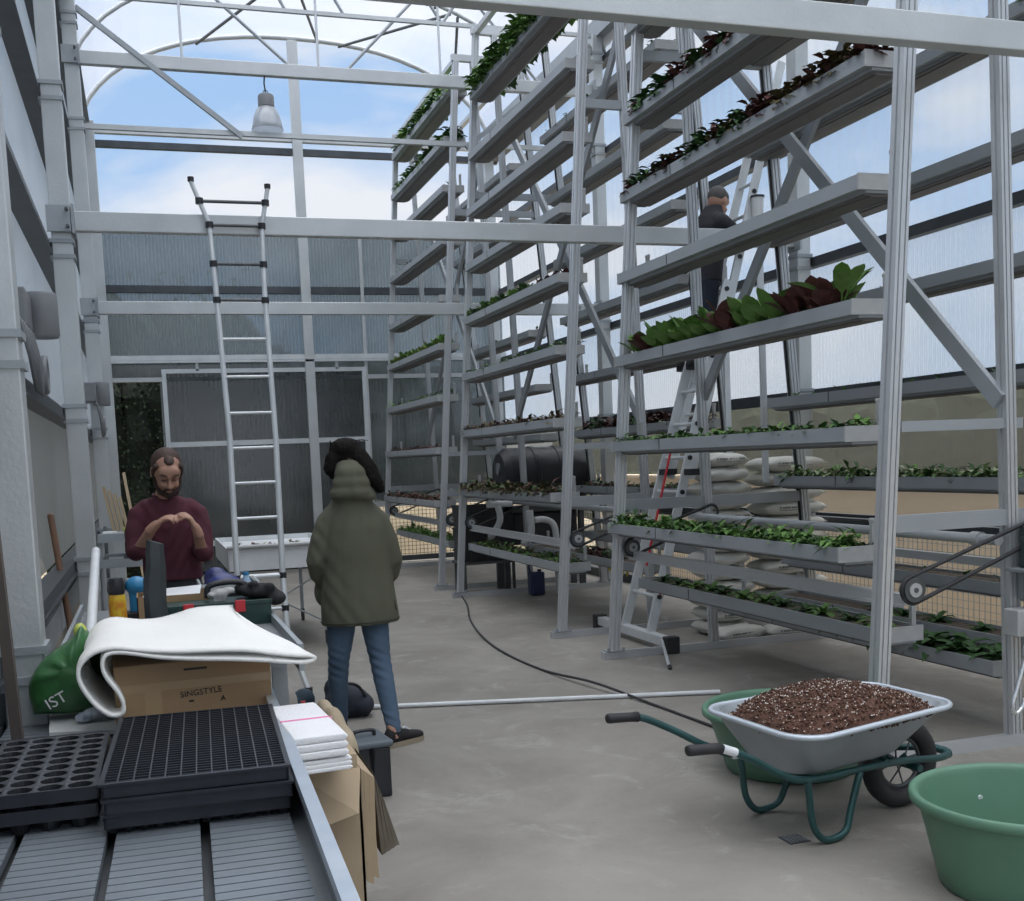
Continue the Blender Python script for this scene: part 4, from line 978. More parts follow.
for i in range(5):
    lab = ('topmost' if i == 4 else 'lowest' if i == 0 else 'inner') + ' black plastic crate of the stack under the farthest rack'
    if cr_ is None:
        cr_ = thing('crate', lab, 'crate', (3.66, 12.45, .37))
        q = M().box(-.3, .3, -.2, .2, 0, .012)
        for a_ in (-.3, .29): q.box(a_, a_ + .01, -.2, .2, .012, .12)
        for b2 in (-.2, .19): q.box(-.29, .29, b2, b2 + .01, .012, .12)
        for k in range(9): q.box(-.27 + k * .065, -.25 + k * .065, -.206, -.2, .01, .115)
        obj('crate_box', q, BLACKPL, cr_, local=True); obj('crate_rim', M().box(-.31, .31, -.21, -.2, .105, .125).box(-.31, .31, .2, .21, .105, .125).box(-.31, -.3, -.2, .2, .105, .125).box(.3, .31, -.2, .2, .105, .125), BLACKPL, cr_, local=True)
        t = cr_
    else: t = dup(cr_, (3.66 + .01 * (i % 2), 12.45, .37 + i * .127), .03 * (i % 3 - 1), lab)
    t['group'] = 'stacked black crates'
t = thing('low_table', 'dark low table carrying the stacked black crates', 'table', (3.66, 12.45, 0))
obj('table_top', M().box(3.34, 3.99, 12.22, 12.68, .335, .365), STEELD, t)
for a_ in (3.36, 3.94):
    for b2 in (12.24, 12.63): obj('leg', M().box(a_, a_ + .03, b2, b2 + .03, 0, .335), STEELD, t)
NAVY = mat('navy blue plastic', (0.02, 0.035, 0.12), 0.4, 0, .4, 8, (0.015, 0.025, 0.08))
t = thing('jerrycan', 'navy blue jerrycan on the floor under the middle rack', 'jerrycan', (4.05, 11.75, 0))
obj('can_body', M().box(3.97, 4.13, 11.68, 11.82, 0, .26), NAVY, t, bevel=.02)
obj('carry_handle', M().tube(bez([(3.98, 11.75, .25), (3.97, 11.75, .33), (4.03, 11.75, .35), (4.11, 11.75, .345)], 5), .014, 8), NAVY, t, 'all')
obj('cap', M().cyl((4.09, 11.75, .26), (4.09, 11.75, .285), .022, n=12), BLACKPL, t)

# ---- white flood table beyond the ladder
t = thing('potting_table', 'white topped potting table on wheels in front of the sliding door', 'table', (.95, 10.4, 0))
obj('table_top', M().box(.62, 1.52, 9.5, 11.3, .80, .815).box(.62, 1.52, 9.49, 9.51, .68, .86).box(.62, 1.52, 11.29, 11.31, .68, .86).box(.61, .63, 9.5, 11.3, .68, .86).box(1.51, 1.53, 9.5, 11.3, .68, .86), WHITEPL, t)
obj('rolled_edge', M().cyl((.60, 9.47, .878), (1.54, 9.47, .878), .018, n=10), CAPM, t, True)
for a_ in (.72, 1.4):
    for b2 in (9.6, 11.2):
        l_ = obj('leg', M().box(a_ - .015, a_ + .015, b2 - .015, b2 + .015, .12, .68), GALV2, t)
        obj('castor', M().cyl((a_ - .012, b2, .05), (a_ + .012, b2, .05), .05, n=16).box(a_ - .018, a_ + .018, b2 - .02, b2 + .02, .09, .12), BLACK, l_)
for s in (1, -1): obj('cross_brace', M().cyl((1.0 - .38 * s, 9.6, .2), (1.0 + .38 * s, 9.6, .62), .008, n=6), GALV2, t)
q = M(); r7 = random.Random(4)
for i in range(160): q.cur = i % 3; leaf(q, (1.0 + r7.uniform(-.30, .28), 9.9 + r7.uniform(-.25, .25), .82 + r7.random() * .03), r7.random() * 6.28, r7.uniform(0, 1.2), .06, .03, .6, .2, seg=2)
o = obj('plant_trimmings', q, [LO, LR, STEMW], None, 'all'); o['kind'] = 'stuff'; tag(o, 'loose brown plant trimmings on the white potting table', 'trimmings')
q = M()
for i in range(14): q.add(M().cyl((.60 + r7.random() * .75, 9.65 + r7.random() * .15, .825), (.62 + r7.random() * .75, 9.75 + r7.random() * .3, .84), .008, n=6).v, M().cyl((0, 0, 0), (0, 0, 1), .01, n=6).f)
o = obj('plant_stems', q, WHITEPL); tag(o, 'pale stems and roots scattered on the white potting table', 'stems'); o['kind'] = 'stuff'
t = thing('red_crate', 'dull red crate tilted on a stand left of the white potting table', 'crate', (.44, 9.5, 0))
obj('crate_body', M().prism([(-.14, .03), (.12, -.06), (.12, .05), (-.14, .13)], (.36, 9.35, .86), (.36, 9.7, .86), (1, 0, 0)), mat('dull red board', (0.22, 0.06, 0.07), .6), t)
obj('stand', M().box(.26, .30, 9.4, 9.44, 0, .84).box(.42, .46, 9.4, 9.44, 0, .82).box(.24, .48, 9.38, 9.66, .80, .83), STEELD, t)

# ================================================================ LEFT BENCHES
BENCH = mat('ribbed grey bench plate', (0.22, 0.25, 0.28), 0.45, 0.3, .4, 6, (0.19, 0.215, 0.24))
t = thing('nursery_bench', 'ribbed grey metal nursery bench with bright edge rail, in the lower left corner', 'bench', (.315, 2.5, 0), -.031)
obj('edge_rail', M().box(-.030, .0, -1.9, 1.62, .775, .80), mat('bright aluminium edge', (0.62, 0.67, 0.72), .3, .6, .4, 9, (0.50, 0.56, 0.63)), t, local=True)
obj('edge_wall', M().box(-.008, -.002, -1.9, 1.62, .64, .776).box(-.05, -.008, -1.9, 1.62, .655, .665), GALV2, t, local=True)
obj('end_wall', M().box(-.95, -.008, 1.612, 1.62, .64, .79), GALV2, t, local=True)
x1_ = -.045
for k in range(5):
    x0_ = x1_ - .185; q = M().box(x0_, x1_, -1.9, 1.60, .672, .690)
    y = -1.88
    while y < 1.58: q.box(x0_, x1_, y, y + .036, .690, .6945); y += .042
    obj('bench_plate', q, BENCH, t, local=True); x1_ = x0_ - .022
obj('under_tray', M().box(-1.10, -.01, -1.9, 1.6, .650, .658), STEELD, t, local=True)
for a_ in (-.06, -1.05):
    for b2 in (-1.6, 1.5): obj('leg', M().box(a_ - .02, a_ + .02, b2 - .02, b2 + .02, 0, .65), GALV2, t, local=True)
# plug trays -----------------------------------------------------
TRAYB = mat('black tray plastic', (0.016, 0.018, 0.024), 0.38, 0, .4, 14, (0.026, 0.029, 0.037)); TRAYG = mat('worn tray web', (0.036, 0.040, 0.047), 0.45, 0, .5, 18, (0.035, 0.038, 0.044))
def cell_tray(z0, label, loc, rz, top):
    t = thing('plug_tray', label, 'tray', loc, rz); Wt, Lt = .42, .72
    q = M()
    q.box(0, Wt, 0, .006, -.035, 0).box(0, Wt, Lt - .006, Lt, -.035, 0).box(0, .006, 0, Lt, -.035, 0).box(Wt - .006, Wt, 0, Lt, -.035, 0)
    q.box(-.006, Wt + .006, -.006, 0, -.006, .0).box(-.006, 0, 0, Lt, -.006, 0).box(Wt, Wt + .006, 0, Lt, -.006, 0)
    obj('tray_rim', q, TRAYB, t, local=True)
    if top:
        g = M()
        for k in range(1, 12): g.box(k * Wt / 12 - .0016, k * Wt / 12 + .0016, .006, Lt - .006, -.020, -.0005)
        obj('long_webs', g, TRAYG, t, local=True)
        g = M()
        for k in range(1, 30): g.box(.006, Wt - .006, k * Lt / 30 - .002, k * Lt / 30 + .002, -.022, -.003)
        obj('cross_webs', g, TRAYB, t, local=True)
        obj('cell_floor', M().box(.006, Wt - .006, .006, Lt - .006, -.034, -.024), BLACKPL, t, local=True)
    else:
        obj('cell_block', M().box(.01, Wt - .01, .01, Lt - .01, -.034, -.01), BLACKPL, t, local=True)
    if z0 == 0:
        g = M()
        for k in range(12):
            for y in (.03, .09, .15, Lt - .05): g.cyl(((k + .5) * Wt / 12, y, -.034), ((k + .5) * Wt / 12, y, -.052), .016, .010, 10)
        obj('cell_cups', g, BLACKPL, t, local=True)
    return t
for i, lab in enumerate(('lowest black plug tray under two others on the ribbed bench', 'middle black plug tray of the stack beside the bench rail', 'topmost black plug tray with fine square cells, beside the bench rail')):
    cell_tray(i, lab, (-.142 + (0, .004, 0)[i], 2.675 + (0, -.01, .0)[i], .748 + i * .036), (-.03, -.055, -.045)[i], i == 2)['group'] = 'stacked fine plug trays'
def hole_tray(label, loc, rz, top):
    t = thing('pot_tray', label, 'tray', loc, rz); Wt, Lt = .40, .58; nx, ny = 6, 9
    q = M(); cups = M(); n = 16; cw, cl = Wt / nx, Lt / ny
    for i in range(nx):
        for j in range(ny):
            cx_, cy_ = -Wt + (i + .5) * cw, (j + .5) * cl; r_ = min(cw, cl) * .44
            sq = []; ci = []
            for k in range(n):
                a_ = 2 * pi * k / n; c, s = cos(a_), sin(a_); mm = max(abs(c), abs(s)); sq.append((cx_ + c / mm * cw / 2, cy_ + s / mm * cl / 2, 0)); ci.append((cx_ + r_ * c, cy_ + r_ * s, -.002))
            q.add(sq + ci, [(k, (k + 1) % n, n + (k + 1) % n, n + k) for k in range(n)])
            if top: cups.lathe([(r_, -.002), (r_ * .8, -.045), (0, -.047)], (cx_, cy_, 0), n)
    obj('tray_plate', q, TRAYG, t, local=True)
    if top: obj('cups', cups, BLACKPL, t, local=True)
    obj('tray_rim', M().box(-Wt - .005, .005, -.008, 0, -.03, .001).box(-Wt - .005, .005, Lt, Lt + .008, -.03, .001).box(0, .008, 0, Lt, -.03, .001).box(-Wt - .008, -Wt, 0, Lt, -.03, .001), TRAYB, t, local=True)
    g = M()
    for i in range(nx):
        for y in (.03, .09): g.cyl((-Wt + (i + .5) * cw, y, -.03), (-Wt + (i + .5) * cw, y, -.06), .026, .018, 10)
    for j in range(ny): g.cyl((-.035, (j + .5) * cl, -.03), (-.035, (j + .5) * cl, -.06), .026, .018, 10)
    obj('pot_cups', g, BLACKPL, t, local=True)
    return t
for i, lab in enumerate(('lower black tray with round holes at the left edge', 'upper black tray with rows of round holes at the left edge')):
    hole_tray(lab, (-.165 + .004 * i, 2.77, .752 + i * .042), -.02, i == 1)['group'] = 'round hole trays'
# ---- cardboard box under the white fleece
CARD = mat('brown cardboard', (0.34, 0.23, 0.13), 0.85, 0, .5, 5, (0.29, 0.19, 0.105), .1, 50); CARD2 = mat('pale kraft cardboard', (0.42, 0.33, 0.22), 0.85, 0, .5, 7, (0.35, 0.27, 0.18))
TAPE = mat('brown parcel tape', (0.36, 0.25, 0.14), 0.35)
def text(s, size, mt_, parent, mtx, name='printed_marking', ext=.0006):
    cu = bpy.data.curves.new('t', 'FONT'); cu.body = s; cu.size = size; cu.extrude = ext; cu.align_x = 'LEFT'
    o = bpy.data.objects.new('t', cu); col.objects.link(o); dg = bpy.context.evaluated_depsgraph_get(); me = bpy.data.meshes.new_from_object(o.evaluated_get(dg))
    bpy.data.objects.remove(o, do_unlink=True); me.materials.clear(); me.materials.append(mt_); me.transform(mtx)
    o = bpy.data.objects.new(name, me); col.objects.link(o); o.parent = parent
    return o
t = thing('cardboard_box', 'brown cardboard box with printed black letters under the white fleece', 'box', (.105, 3.60, .700), .05)
obj('carton', M().box(-.235, .235, -.0, .34, 0, .235), CARD, t, bevel=.004, local=True)
obj('parcel_tape', M().box(-.235, .235, -.0012, .0, .15, .175).box(-.15, -.10, -.0012, 0, .0, .15), TAPE, t, local=True)
INK = mat('black print', (0.03, 0.028, 0.026), .7)
RX = Matrix.Rotation(pi / 2, 4, 'X')
text('SINGSTYLE', .026, INK, t, Matrix.Translation((-.045, -.0018, .122)) @ Matrix.Rotation(-.05, 4, 'Y') @ RX); text('A', .026, INK, t, Matrix.Translation((.075, -.0018, .098)) @ RX)
obj('printed_stains', M().box(.0, .012, -.0014, 0, .06, .066).box(.03, .075, -.0014, 0, .048, .056).box(-.02, -.005, -.0014, 0, .105, .111).box(-.03, .04, -.0014, 0, .205, .212), INK, t, local=True)
obj('box_flap', M().box(-.23, .23, -.09, .0, -.006, .0), CARD, t, local=True)
# ---- white fleece mat folded over the box
FLEECE = mat('white fleece mat', (0.88, 0.88, 0.85), 0.9, 0, .4, 4, (0.82, 0.82, 0.79), .25, 40)
prof = [(.33, .920), (.37, .914), (.42, .908), (.455, .913), (.463, .925), (.450, .936), (.40, .942), (.33, .955), (.25, .972), (.15, .980), (.05, .985), (-.05, .998), (-.13, 1.012), (-.19, 1.002), (-.232, .965), (-.238, .92), (-.218, .87), (-.185, .825), (-.15, .800), (-.118, .803), (-.108, .83), (-.122, .875), (-.150, .92), (-.160, .955), (-.148, .985), (-.10, .985), (0., .962), (.1, .948), (.2, .938), (.28, .928), (.33, .921)]
pr_ = [(p.x, p.y) for p in bez([(a, 0, b) for a, b in prof], 3) for p in [V((p.x, p.z, 0))]]
q = M(); NV = 14; N_ = len(pr_)
def fleece(k, v_, off):
    x_, z_ = pr_[k]; i0, i1 = max(0, k - 1), min(N_ - 1, k + 1); dx, dz = pr_[i1][0] - pr_[i0][0], pr_[i1][1] - pr_[i0][1]; l_ = sqrt(dx * dx + dz * dz) or 1
    nx_, nz_ = -dz / l_, dx / l_
    x_ += nx_ * off; z_ += nz_ * off
    lay = x_ + .02 > -.16
    rise = .062 * v_ * (.30 + 1.15 * max(0, min(1, (x_ + .1) / .4))) * (1 if z_ > .9 else .3) * (1 - max(0, (x_ - .34) / .12) if x_ > .34 else 1)
    rip = .006 * sin(x_ * 22 + v_ * 5) * v_
    xx = x_ * (1 - .08 * v_ * (1 if x_ > .1 else .3)) - .004 * sin(v_ * 9)
    if x_ > .3: xx -= .07 * v_ * v_
    return V((xx + .01, 3.50 + .54 * v_, z_ + rise + rip))
for off in (0, .011):
    q.add([fleece(k, j / NV, off) for j in range(NV + 1) for k in range(N_)], [(j * N_ + k, j * N_ + k + 1, (j + 1) * N_ + k + 1, (j + 1) * N_ + k) for j in range(NV) for k in range(N_ - 1)])
B = (NV + 1) * N_
q.f += [[k, k + 1, B + k + 1, B + k] for k in range(N_ - 1)] + [[NV * N_ + k, NV * N_ + k + 1, B + NV * N_ + k + 1, B + NV * N_ + k] for k in range(N_ - 1)] + [[j * N_, (j + 1) * N_, B + (j + 1) * N_, B + j * N_] for j in range(NV)] + [[j * N_ + N_ - 1, (j + 1) * N_ + N_ - 1, B + (j + 1) * N_ + N_ - 1, B + j * N_ + N_ - 1] for j in range(NV)]
q.mi = [0] * len(q.f)
t = thing('fleece_mat', 'thick white fleece mat folded over the cardboard box', 'mat', (.1, 3.7, .8))
obj('mat_sheet', q, FLEECE, t, 'all')
for x_, v_ in ((.0, .62), (.10, .66), (.20, .62)):
    q = M()
    z_ = max(p.z for p in (fleece(k, v_, .011) for k in range(N_)) if abs(p.x - x_) < .02) + .003
    q.lathe([(0, 0), (.011, .0), (.014, .002), (.016, 0), (.017, -.004)], (x_, 3.50 + .54 * v_, z_), 20)
    obj('dimple', q, FLEECE, t, 'all')
# ---- board, green sack, towel, cardboards
o = obj('foam_board', M().add([(-.34, 3.78, .702), (-.06, 3.70, .702), (.08, 3.88, .702), (.06, 4.04, .702), (-.36, 4.06, .702), (-.34, 3.78, .716), (-.06, 3.70, .716), (.08, 3.88, .716), (.06, 4.04, .716), (-.36, 4.06, .716)], [(4, 3, 2, 1, 0), (5, 6, 7, 8, 9), (0, 1, 6, 5), (1, 2, 7, 6), (2, 3, 8, 7), (3, 4, 9, 8), (4, 0, 5, 9)]).box(-.11, .065, 3.505, 3.585, .700, .712), WHITEPL)
tag(o, 'white foam board lying flat behind the black trays', 'board')
GBAG = mat('green glossy sack', (0.045, 0.16, 0.05), 0.3, 0, .5, 6, (0.03, 0.115, 0.04), .5, 14)
t = thing('compost_sack', 'green plastic compost sack with white letters and yellow corner, beside the first column', 'sack', (-.27, 4.0, .72))
q = M(); n, k_ = 14, 16
out_ = [(-.40, .74), (-.22, .735), (-.14, .80), (-.16, .90), (-.215, 1.0), (-.235, 1.025), (-.262, .985), (-.32, .945), (-.375, .90), (-.41, .83)]
oc = [(p.x, p.z) for p in bez([(a, 0, b) for a, b in out_ + out_[:1]], 4)][:-1]; cxm = sum(a for a, b in oc) / len(oc); czm = sum(b for a, b in oc) / len(oc)
rings = []
for s, yy in ((1.0, 3.98), (.97, 3.955), (.85, 3.925), (.6, 3.905), (.3, 3.895)): rings.append([(cxm + (a - cxm) * s, yy + .006 * sin(a * 60 + b * 40), czm + (b - czm) * s) for a, b in oc])
rr_ = [[(a, 2 * 3.98 - y + .04, b) for a, y, b in r_] for r_ in rings]
al = list(reversed(rings)) + rr_; K_ = len(oc)
q.add([p for r_ in al for p in r_], [(i * K_ + j, i * K_ + (j + 1) % K_, (i + 1) * K_ + (j + 1) % K_, (i + 1) * K_ + j) for i in range(len(al) - 1) for j in range(K_)] + [tuple(range(K_)), tuple(range((len(al) - 1) * K_, len(al) * K_))])
obj('sack_body', q, GBAG, t, 'all')
YEL = mat('yellow sack corner', (0.45, 0.50, 0.10), .35); obj('yellow_corner', M().ell((-.238, 3.99, 1.002), (.022, .034, .028)), YEL, t, 'all')
text('IST', .052, WHITEPL, t, Matrix.Translation((-.345 + .27, 3.893 - 4.0, .765 - .72)) @ Matrix.Rotation(-.45, 4, 'Y') @ RX, 'lettering')
o = obj('crumpled_paper', blob(M().ell((-.20, 3.88, .745), (.045, .03, .02)).ell((-.16, 3.89, .74), (.03, .03, .022)).ell((-.24, 3.87, .735), (.03, .025, .016)), .006, 1), mat('blue white paper', (0.55, 0.60, 0.66), .7, 0, .2, 40, (0.30, 0.36, 0.45), 1.0, 60), None)
tag(o, 'crumpled bluish paper in front of the green sack', 'paper')
# towel stack
TOW = mat('white towel', (0.80, 0.80, 0.81), 0.95, 0, .4, 8, (0.75, 0.75, 0.77), .3, 120); PINK = mat('pink stripe', (0.75, 0.22, 0.42), .9)
def towel(z, dz, label, dx=0, stripe=False, rz=.06, L1=.40):
    t = thing('folded_towel', label, 'towel', (.405 + dx, 3.17, z), rz)
    q = M()
    for i in range(3): q.prism([(-.085, -.0), (.050, 0), (.060, -.3 * dz / 3), (.060, -.7 * dz / 3), (.050, -.95 * dz / 3), (-.085, -.95 * dz / 3)], (0, -.20 + .003 * i, i * dz / 3), (0, L1 - .20 - .004 * i, i * dz / 3), (1, 0, 0))
    # prism profile must rise upwards
    if sum(p.z for p in q.v) / len(q.v) < 0: q.v = [V((p.x, p.y, -p.z)) for p in q.v]
    obj('towel_layers', q, TOW, t, 'all', bevel=.004, local=True)
    if stripe: obj('pink_stripe', M().box(-.085, .052, .02, .034, dz - .006, dz + .0002).box(.052, .0615, .02, .034, .3 * dz, dz - .003), PINK, t, local=True)
    return t
towel(.703, .034, 'lower cream towel under the white one by the bench rail', .004, False, .07, .36)['group'] = 'folded towels'
towel(.741, .062, 'upper white folded towel with a pink stripe by the bench rail', 0, True, .05, .46)['group'] = 'folded towels'
def flat(name, pts, y0, y1, mt_, label, cat='cardboard'):
    q = M(); n = len(pts); q.add([(a, y0 + (0.0 if i % 2 else .0), b) for i, (a, b) in enumerate(pts)] + [(a, y1, b) for a, b in pts], [tuple(range(n)), tuple(range(2 * n - 1, n - 1, -1))] + [(i, (i + 1) % n, n + (i + 1) % n, n + i) for i in range(n)])
    o = obj(name, q, mt_); return tag(o, label, cat)
t = thing('cardboard_bin', 'open pale cardboard box holding folded sheets beside the bench rail', 'box', (.45, 3.4, 0))
obj('bin_walls', M().box(.345, .525, 3.12, 3.128, 0, .66).box(.345, .525, 3.612, 3.62, 0, .66).box(.518, .526, 3.12, 3.62, 0, .66).box(.345, .352, 3.12, 3.62, 0, .66).box(.345, .525, 3.12, 3.62, 0, .006), CARD2, t)
obj('bin_flap', M().add([(.345, 3.12, .66), (.526, 3.12, .66), (.50, 3.03, .56), (.40, 3.04, .53), (.345, 3.123, .664), (.526, 3.123, .664), (.50, 3.025, .562), (.40, 3.035, .532)], [(0, 1, 2, 3), (4, 7, 6, 5), (0, 4, 5, 1), (1, 5, 6, 2), (2, 6, 7, 3), (3, 7, 4, 0)]), CARD2, t)
obj('bin_top', M().box(.35, .52, 3.13, 3.61, .655, .702), CARD2, t)
for i in range(5):
    x0_ = .528 + i * .011; zt = .66 - .012 * i; zb = .33 - .02 * (i % 2)
    flat('cardboard_sheet', [(x0_, zt), (x0_ + .007, zt - .005), (x0_ + .002 + .012 * (i % 2), zb), (x0_ - .006, zb + .01)], 3.12 + .02 * i, 3.56 - .01 * i, CARD2, 'pale cardboard sheet standing against the cardboard box by the bench', 'cardboard')['group'] = 'pale sheets beside the box'
DKC = mat('dull brown sacking', (0.17, 0.145, 0.11), .9, 0, .5, 9, (0.12, 0.10, 0.08))
for i in range(4):
    x0_ = .592 + i * .012
    flat('sacking_sheet', [(x0_, .60 - .03 * i), (x0_ + .006, .58 - .03 * i), (x0_ + .030 + .006 * i, .34), (x0_ + .016 + .006 * i, .335)], 3.30 + .02 * i, 3.66, DKC, 'dull brown sacking sheet hanging outermost beside the bench', 'sacking')['group'] = 'dull brown sheets'
q = blob(M().ell((.545, 3.72, .62), (.045, .10, .10)).ell((.575, 3.66, .56), (.04, .09, .10)).ell((.53, 3.80, .68), (.03, .08, .05)), .012, 4)
o = obj('paper_sack', q, mat('crumpled beige paper', (0.42, 0.35, 0.25), .85, 0, .4, 8, (0.27, 0.22, 0.15), .8, 18), None, 'all'); tag(o, 'crumpled beige paper sack bulging behind the folded towels', 'sack')
# ---- second bench and its clutter
t = thing('work_bench', 'grey metal work bench covered with tools between the fleece mat and the man', 'bench', (.1, 5.2, 0))
obj('bench_top', M().box(-.34, .50, 4.15, 6.05, .80, .83), mat('worn bench steel', (0.26, 0.28, 0.29), .5, .4, .5, 4, (0.20, 0.21, 0.22)), t)
obj('edge_rail', M().box(.495, .515, 4.15, 6.05, .77, .87).box(-.35, -.335, 4.15, 6.05, .77, .87), GALV2, t)
for a_ in (-.31, .47):
    for b2 in (4.62, 6.0): obj('leg', M().box(a_ - .03, a_ + .03, b2 - .02, b2 + .02, 0, .80), GALV2, t)
obj('shelf', M().box(-.3, .46, 4.65, 6.0, .25, .27), GALV2, t)
DG = mat('dark green tool box', (0.012, 0.05, 0.042), .4, 0, .4, 8, (0.01, 0.035, 0.03))
t = thing('tool_case', 'dark green open tool case with red clasps behind the fleece mat', 'tool case', (.27, 5.2, .83), .08)
obj('case_body', M().box(-.22, .22, -.13, .13, 0, .105).box(-.225, .225, -.135, -.13, .09, .11), DG, t, bevel=.008, local=True)
for a_ in (-.16, .06): obj('clasp', M().box(a_, a_ + .045, -.142, -.134, .062, .115), RED, t, bevel=.003, local=True)
obj('open_lid', M().prism([(-.22, 0), (.22, 0), (.20, .13), (-.20, .13)], (0, .13, .12), (0, .145, .12), (1, 0, 0)), BLACKPL, t, local=True)
obj('carry_handle', M().tube(bez([(-.04, .0, .12), (-.03, .0, .17), (.04, 0, .185), (.12, 0, .175), (.15, 0, .12)], 6), .014, 8), BLACKPL, t, 'all', local=True)
t = thing('black_bag', 'limp black cloth bag spilling over the right end of the green tool case', 'bag', (.48, 5.2, .83))
obj('cloth', blob(M().ell((.46, 5.22, .965), (.085, .09, .035)).ell((.53, 5.2, .93), (.05, .08, .035)).ell((.40, 5.24, .975), (.05, .08, .03)).ell((.50, 5.16, .985), (.03, .03, .02)).ell((.435, 5.17, 1.0), (.025, .03, .018)), .009, 1), mat('black cloth', (0.012, 0.012, 0.014), .9, 0, .4, 10, (0.02, 0.02, 0.022), .8, 20), t, 'all')
o = obj('work_gloves', blob(M().ell((.28, 5.12, .975), (.045, .03, .022)).ell((.32, 5.13, .985), (.03, .03, .016)).ell((.245, 5.11, .97), (.02, .03, .014)).box(.25, .31, 5.10, 5.14, .94, .97), .006, 2), mat('grey white glove', (0.45, 0.45, 0.44), .9, 0, .3, 30, (0.25, 0.25, 0.25)), None, 'all'); tag(o, 'grey white gloves lying in the open green tool case', 'gloves')
t = thing('hand_scanner', 'upright dark grey handheld device with slanted head in front of the man', 'device', (.012, 4.85, .83))
obj('device_body', M().loft([((.008, 4.85, .83), (.045, 0, 0), (0, .035, 0)), ((.008, 4.85, 1.0), (.045, 0, 0), (0, .035, 0)), ((.012, 4.85, 1.08), (.046, 0, 0), (0, .035, 0)), ((.02, 4.85, 1.13), (.04, 0, 0), (0, .034, 0)), ((.02, 4.85, 1.20), (.036, 0, 0), (0, .032, 0)), ((.024, 4.85, 1.235), (.034, 0, -.012), (0, .03, 0))], 6), mat('slate plastic', (0.05, 0.06, 0.065), .4, 0, .4, 8, (0.035, 0.042, 0.046)), t, True)
obj('cord', M().tube(bez([(.0, 4.82, .835), (-.05, 4.72, .84), (.0, 4.66, .84), (.12, 4.68, .84), (.2, 4.66, .835)], 5), .005, 6), BLACK, t, 'all')
t = thing('spray_bottle', 'yellow bottle with black cap standing on the work bench', 'bottle', (-.145, 5.05, .83)); YELB = mat('yellow label', (0.70, 0.50, 0.03), .45, 0, .15, 25, (0.65, 0.25, 0.02))
obj('bottle', M().lathe([(0, 0), (.034, 0), (.036, .01), (.036, .15), (.033, .17), (.030, .18), (0, .18)], (-.145, 5.05, .83), 24), YELB, t, True)
obj('bottle_top', M().lathe([(.031, .18), (.034, .19), (.034, .23), (.026, .25), (0, .25)], (-.145, 5.05, .83), 24), BLACKPL, t, True)
BLUEP = mat('bright blue plastic', (0.03, 0.22, 0.42), .35)
t = thing('blue_drill', 'bright blue power tool lying behind the yellow bottle', 'tool', (-.09, 5.6, .83))
obj('tool_body', blob(M().ell((-.07, 5.6, .99), (.055, .05, .045)).cyl((-.08, 5.6, .83), (-.08, 5.6, .98), .028, n=14), .008, 2), BLUEP, t, 'all'); obj('tool_base', M().box(-.13, -.03, 5.55, 5.65, .83, .87), BLACKPL, t, bevel=.008); obj('motor_end', M().cyl((-.12, 5.6, .995), (-.20, 5.6, 1.0), .034, n=16), BLACKPL, t, True)
t = thing('open_carton', 'open brown carton with white papers in front of the man', 'box', (.06, 5.35, .83))
obj('carton', M().box(-.07, .25, 5.28, 5.285, .83, .965).box(-.07, .25, 5.50, 5.505, .83, .965).box(-.07, -.065, 5.28, 5.5, .83, .965).box(.245, .25, 5.28, 5.5, .83, .965).box(-.07, .25, 5.28, 5.5, .83, .835), CARD, t)
obj('papers', M().add([(-.05, 5.3, .95), (.2, 5.3, .94), (.22, 5.48, .985), (-.03, 5.48, .975)], [(0, 1, 2, 3)]), WHITEPL, t)
t = thing('metal_bin', 'galvanised tilted bin holding a blue bag right of the man', 'bin', (.37, 6.0, .83))
obj('bin_frame', M().prism([(-.13, 0), (.13, 0), (.14, .13), (.128, .13), (.12, .01), (-.12, .01), (-.128, .13), (-.14, .13)], (.36, 6.04, .83), (.36, 5.72, .83), (1, 0, 0)).box(.22, .50, 5.715, 5.725, .84, .96), GALV2, t)
obj('bin_lip', M().box(.21, .51, 5.70, 5.72, .93, .955).box(.495, .51, 5.72, 6.04, .945, .96), GALV, t)
o = obj('blue_bag', blob(M().ell((.34, 5.85, .93), (.10, .09, .07)).ell((.31, 5.88, .98), (.06, .06, .05)), .01, 2), mat('royal blue bag', (0.02, 0.035, 0.17), .4, 0, .3, 12, (0.015, 0.02, 0.09), .8, 20), None, 'all'); tag(o, 'royal blue bag stuffed in the galvanised bin right of the man', 'bag')
t = thing('water_bottle', 'small clear blue capped bottle standing in the galvanised bin', 'bottle', (.455, 5.82, .845)); obj('bottle', M().lathe([(0, 0), (.03, 0), (.03, .10), (.014, .13), (.014, .14), (0, .14)], (.455, 5.82, .845), 18), mat('clear blue bottle', (0.35, 0.5, 0.65), .2), t, True); obj('cap', M().cyl((.455, 5.82, .985), (.455, 5.82, 1.0), .016, n=12), BLUEP, t)
t = thing('cutter_knife', 'red topped blue grey tool pouch lying on the work bench near the wall', 'pouch', (-.20, 4.85, .83)); obj('pouch', M().box(-.235, -.165, 4.6, 5.1, .83, .85), mat('blue grey pouch', (0.12, 0.15, 0.2), .6), t, bevel=.006); obj('red_top', M().box(-.23, -.17, 4.92, 5.02, .85, .865), RED, t)
o = obj('tape_roll', M().lathe([(.02, 0), (.04, 0), (.04, .025), (.02, .025), (.02, 0)], (.19, 5.1, .83), 24), mat('yellow tape', (0.7, 0.6, 0.05), .5), None, True); tag(o, 'small yellow tape roll between the grey device and the tool case', 'tape')
t = thing('plastic_tube', 'white plastic tube leaning beside the first left column', 'tube', (-.24, 5.0, .80)); obj('tube_body', M().cyl((-.23, 4.15, .845), (-.245, 5.75, 1.155), .020, n=16), WHITEPL, t, True)
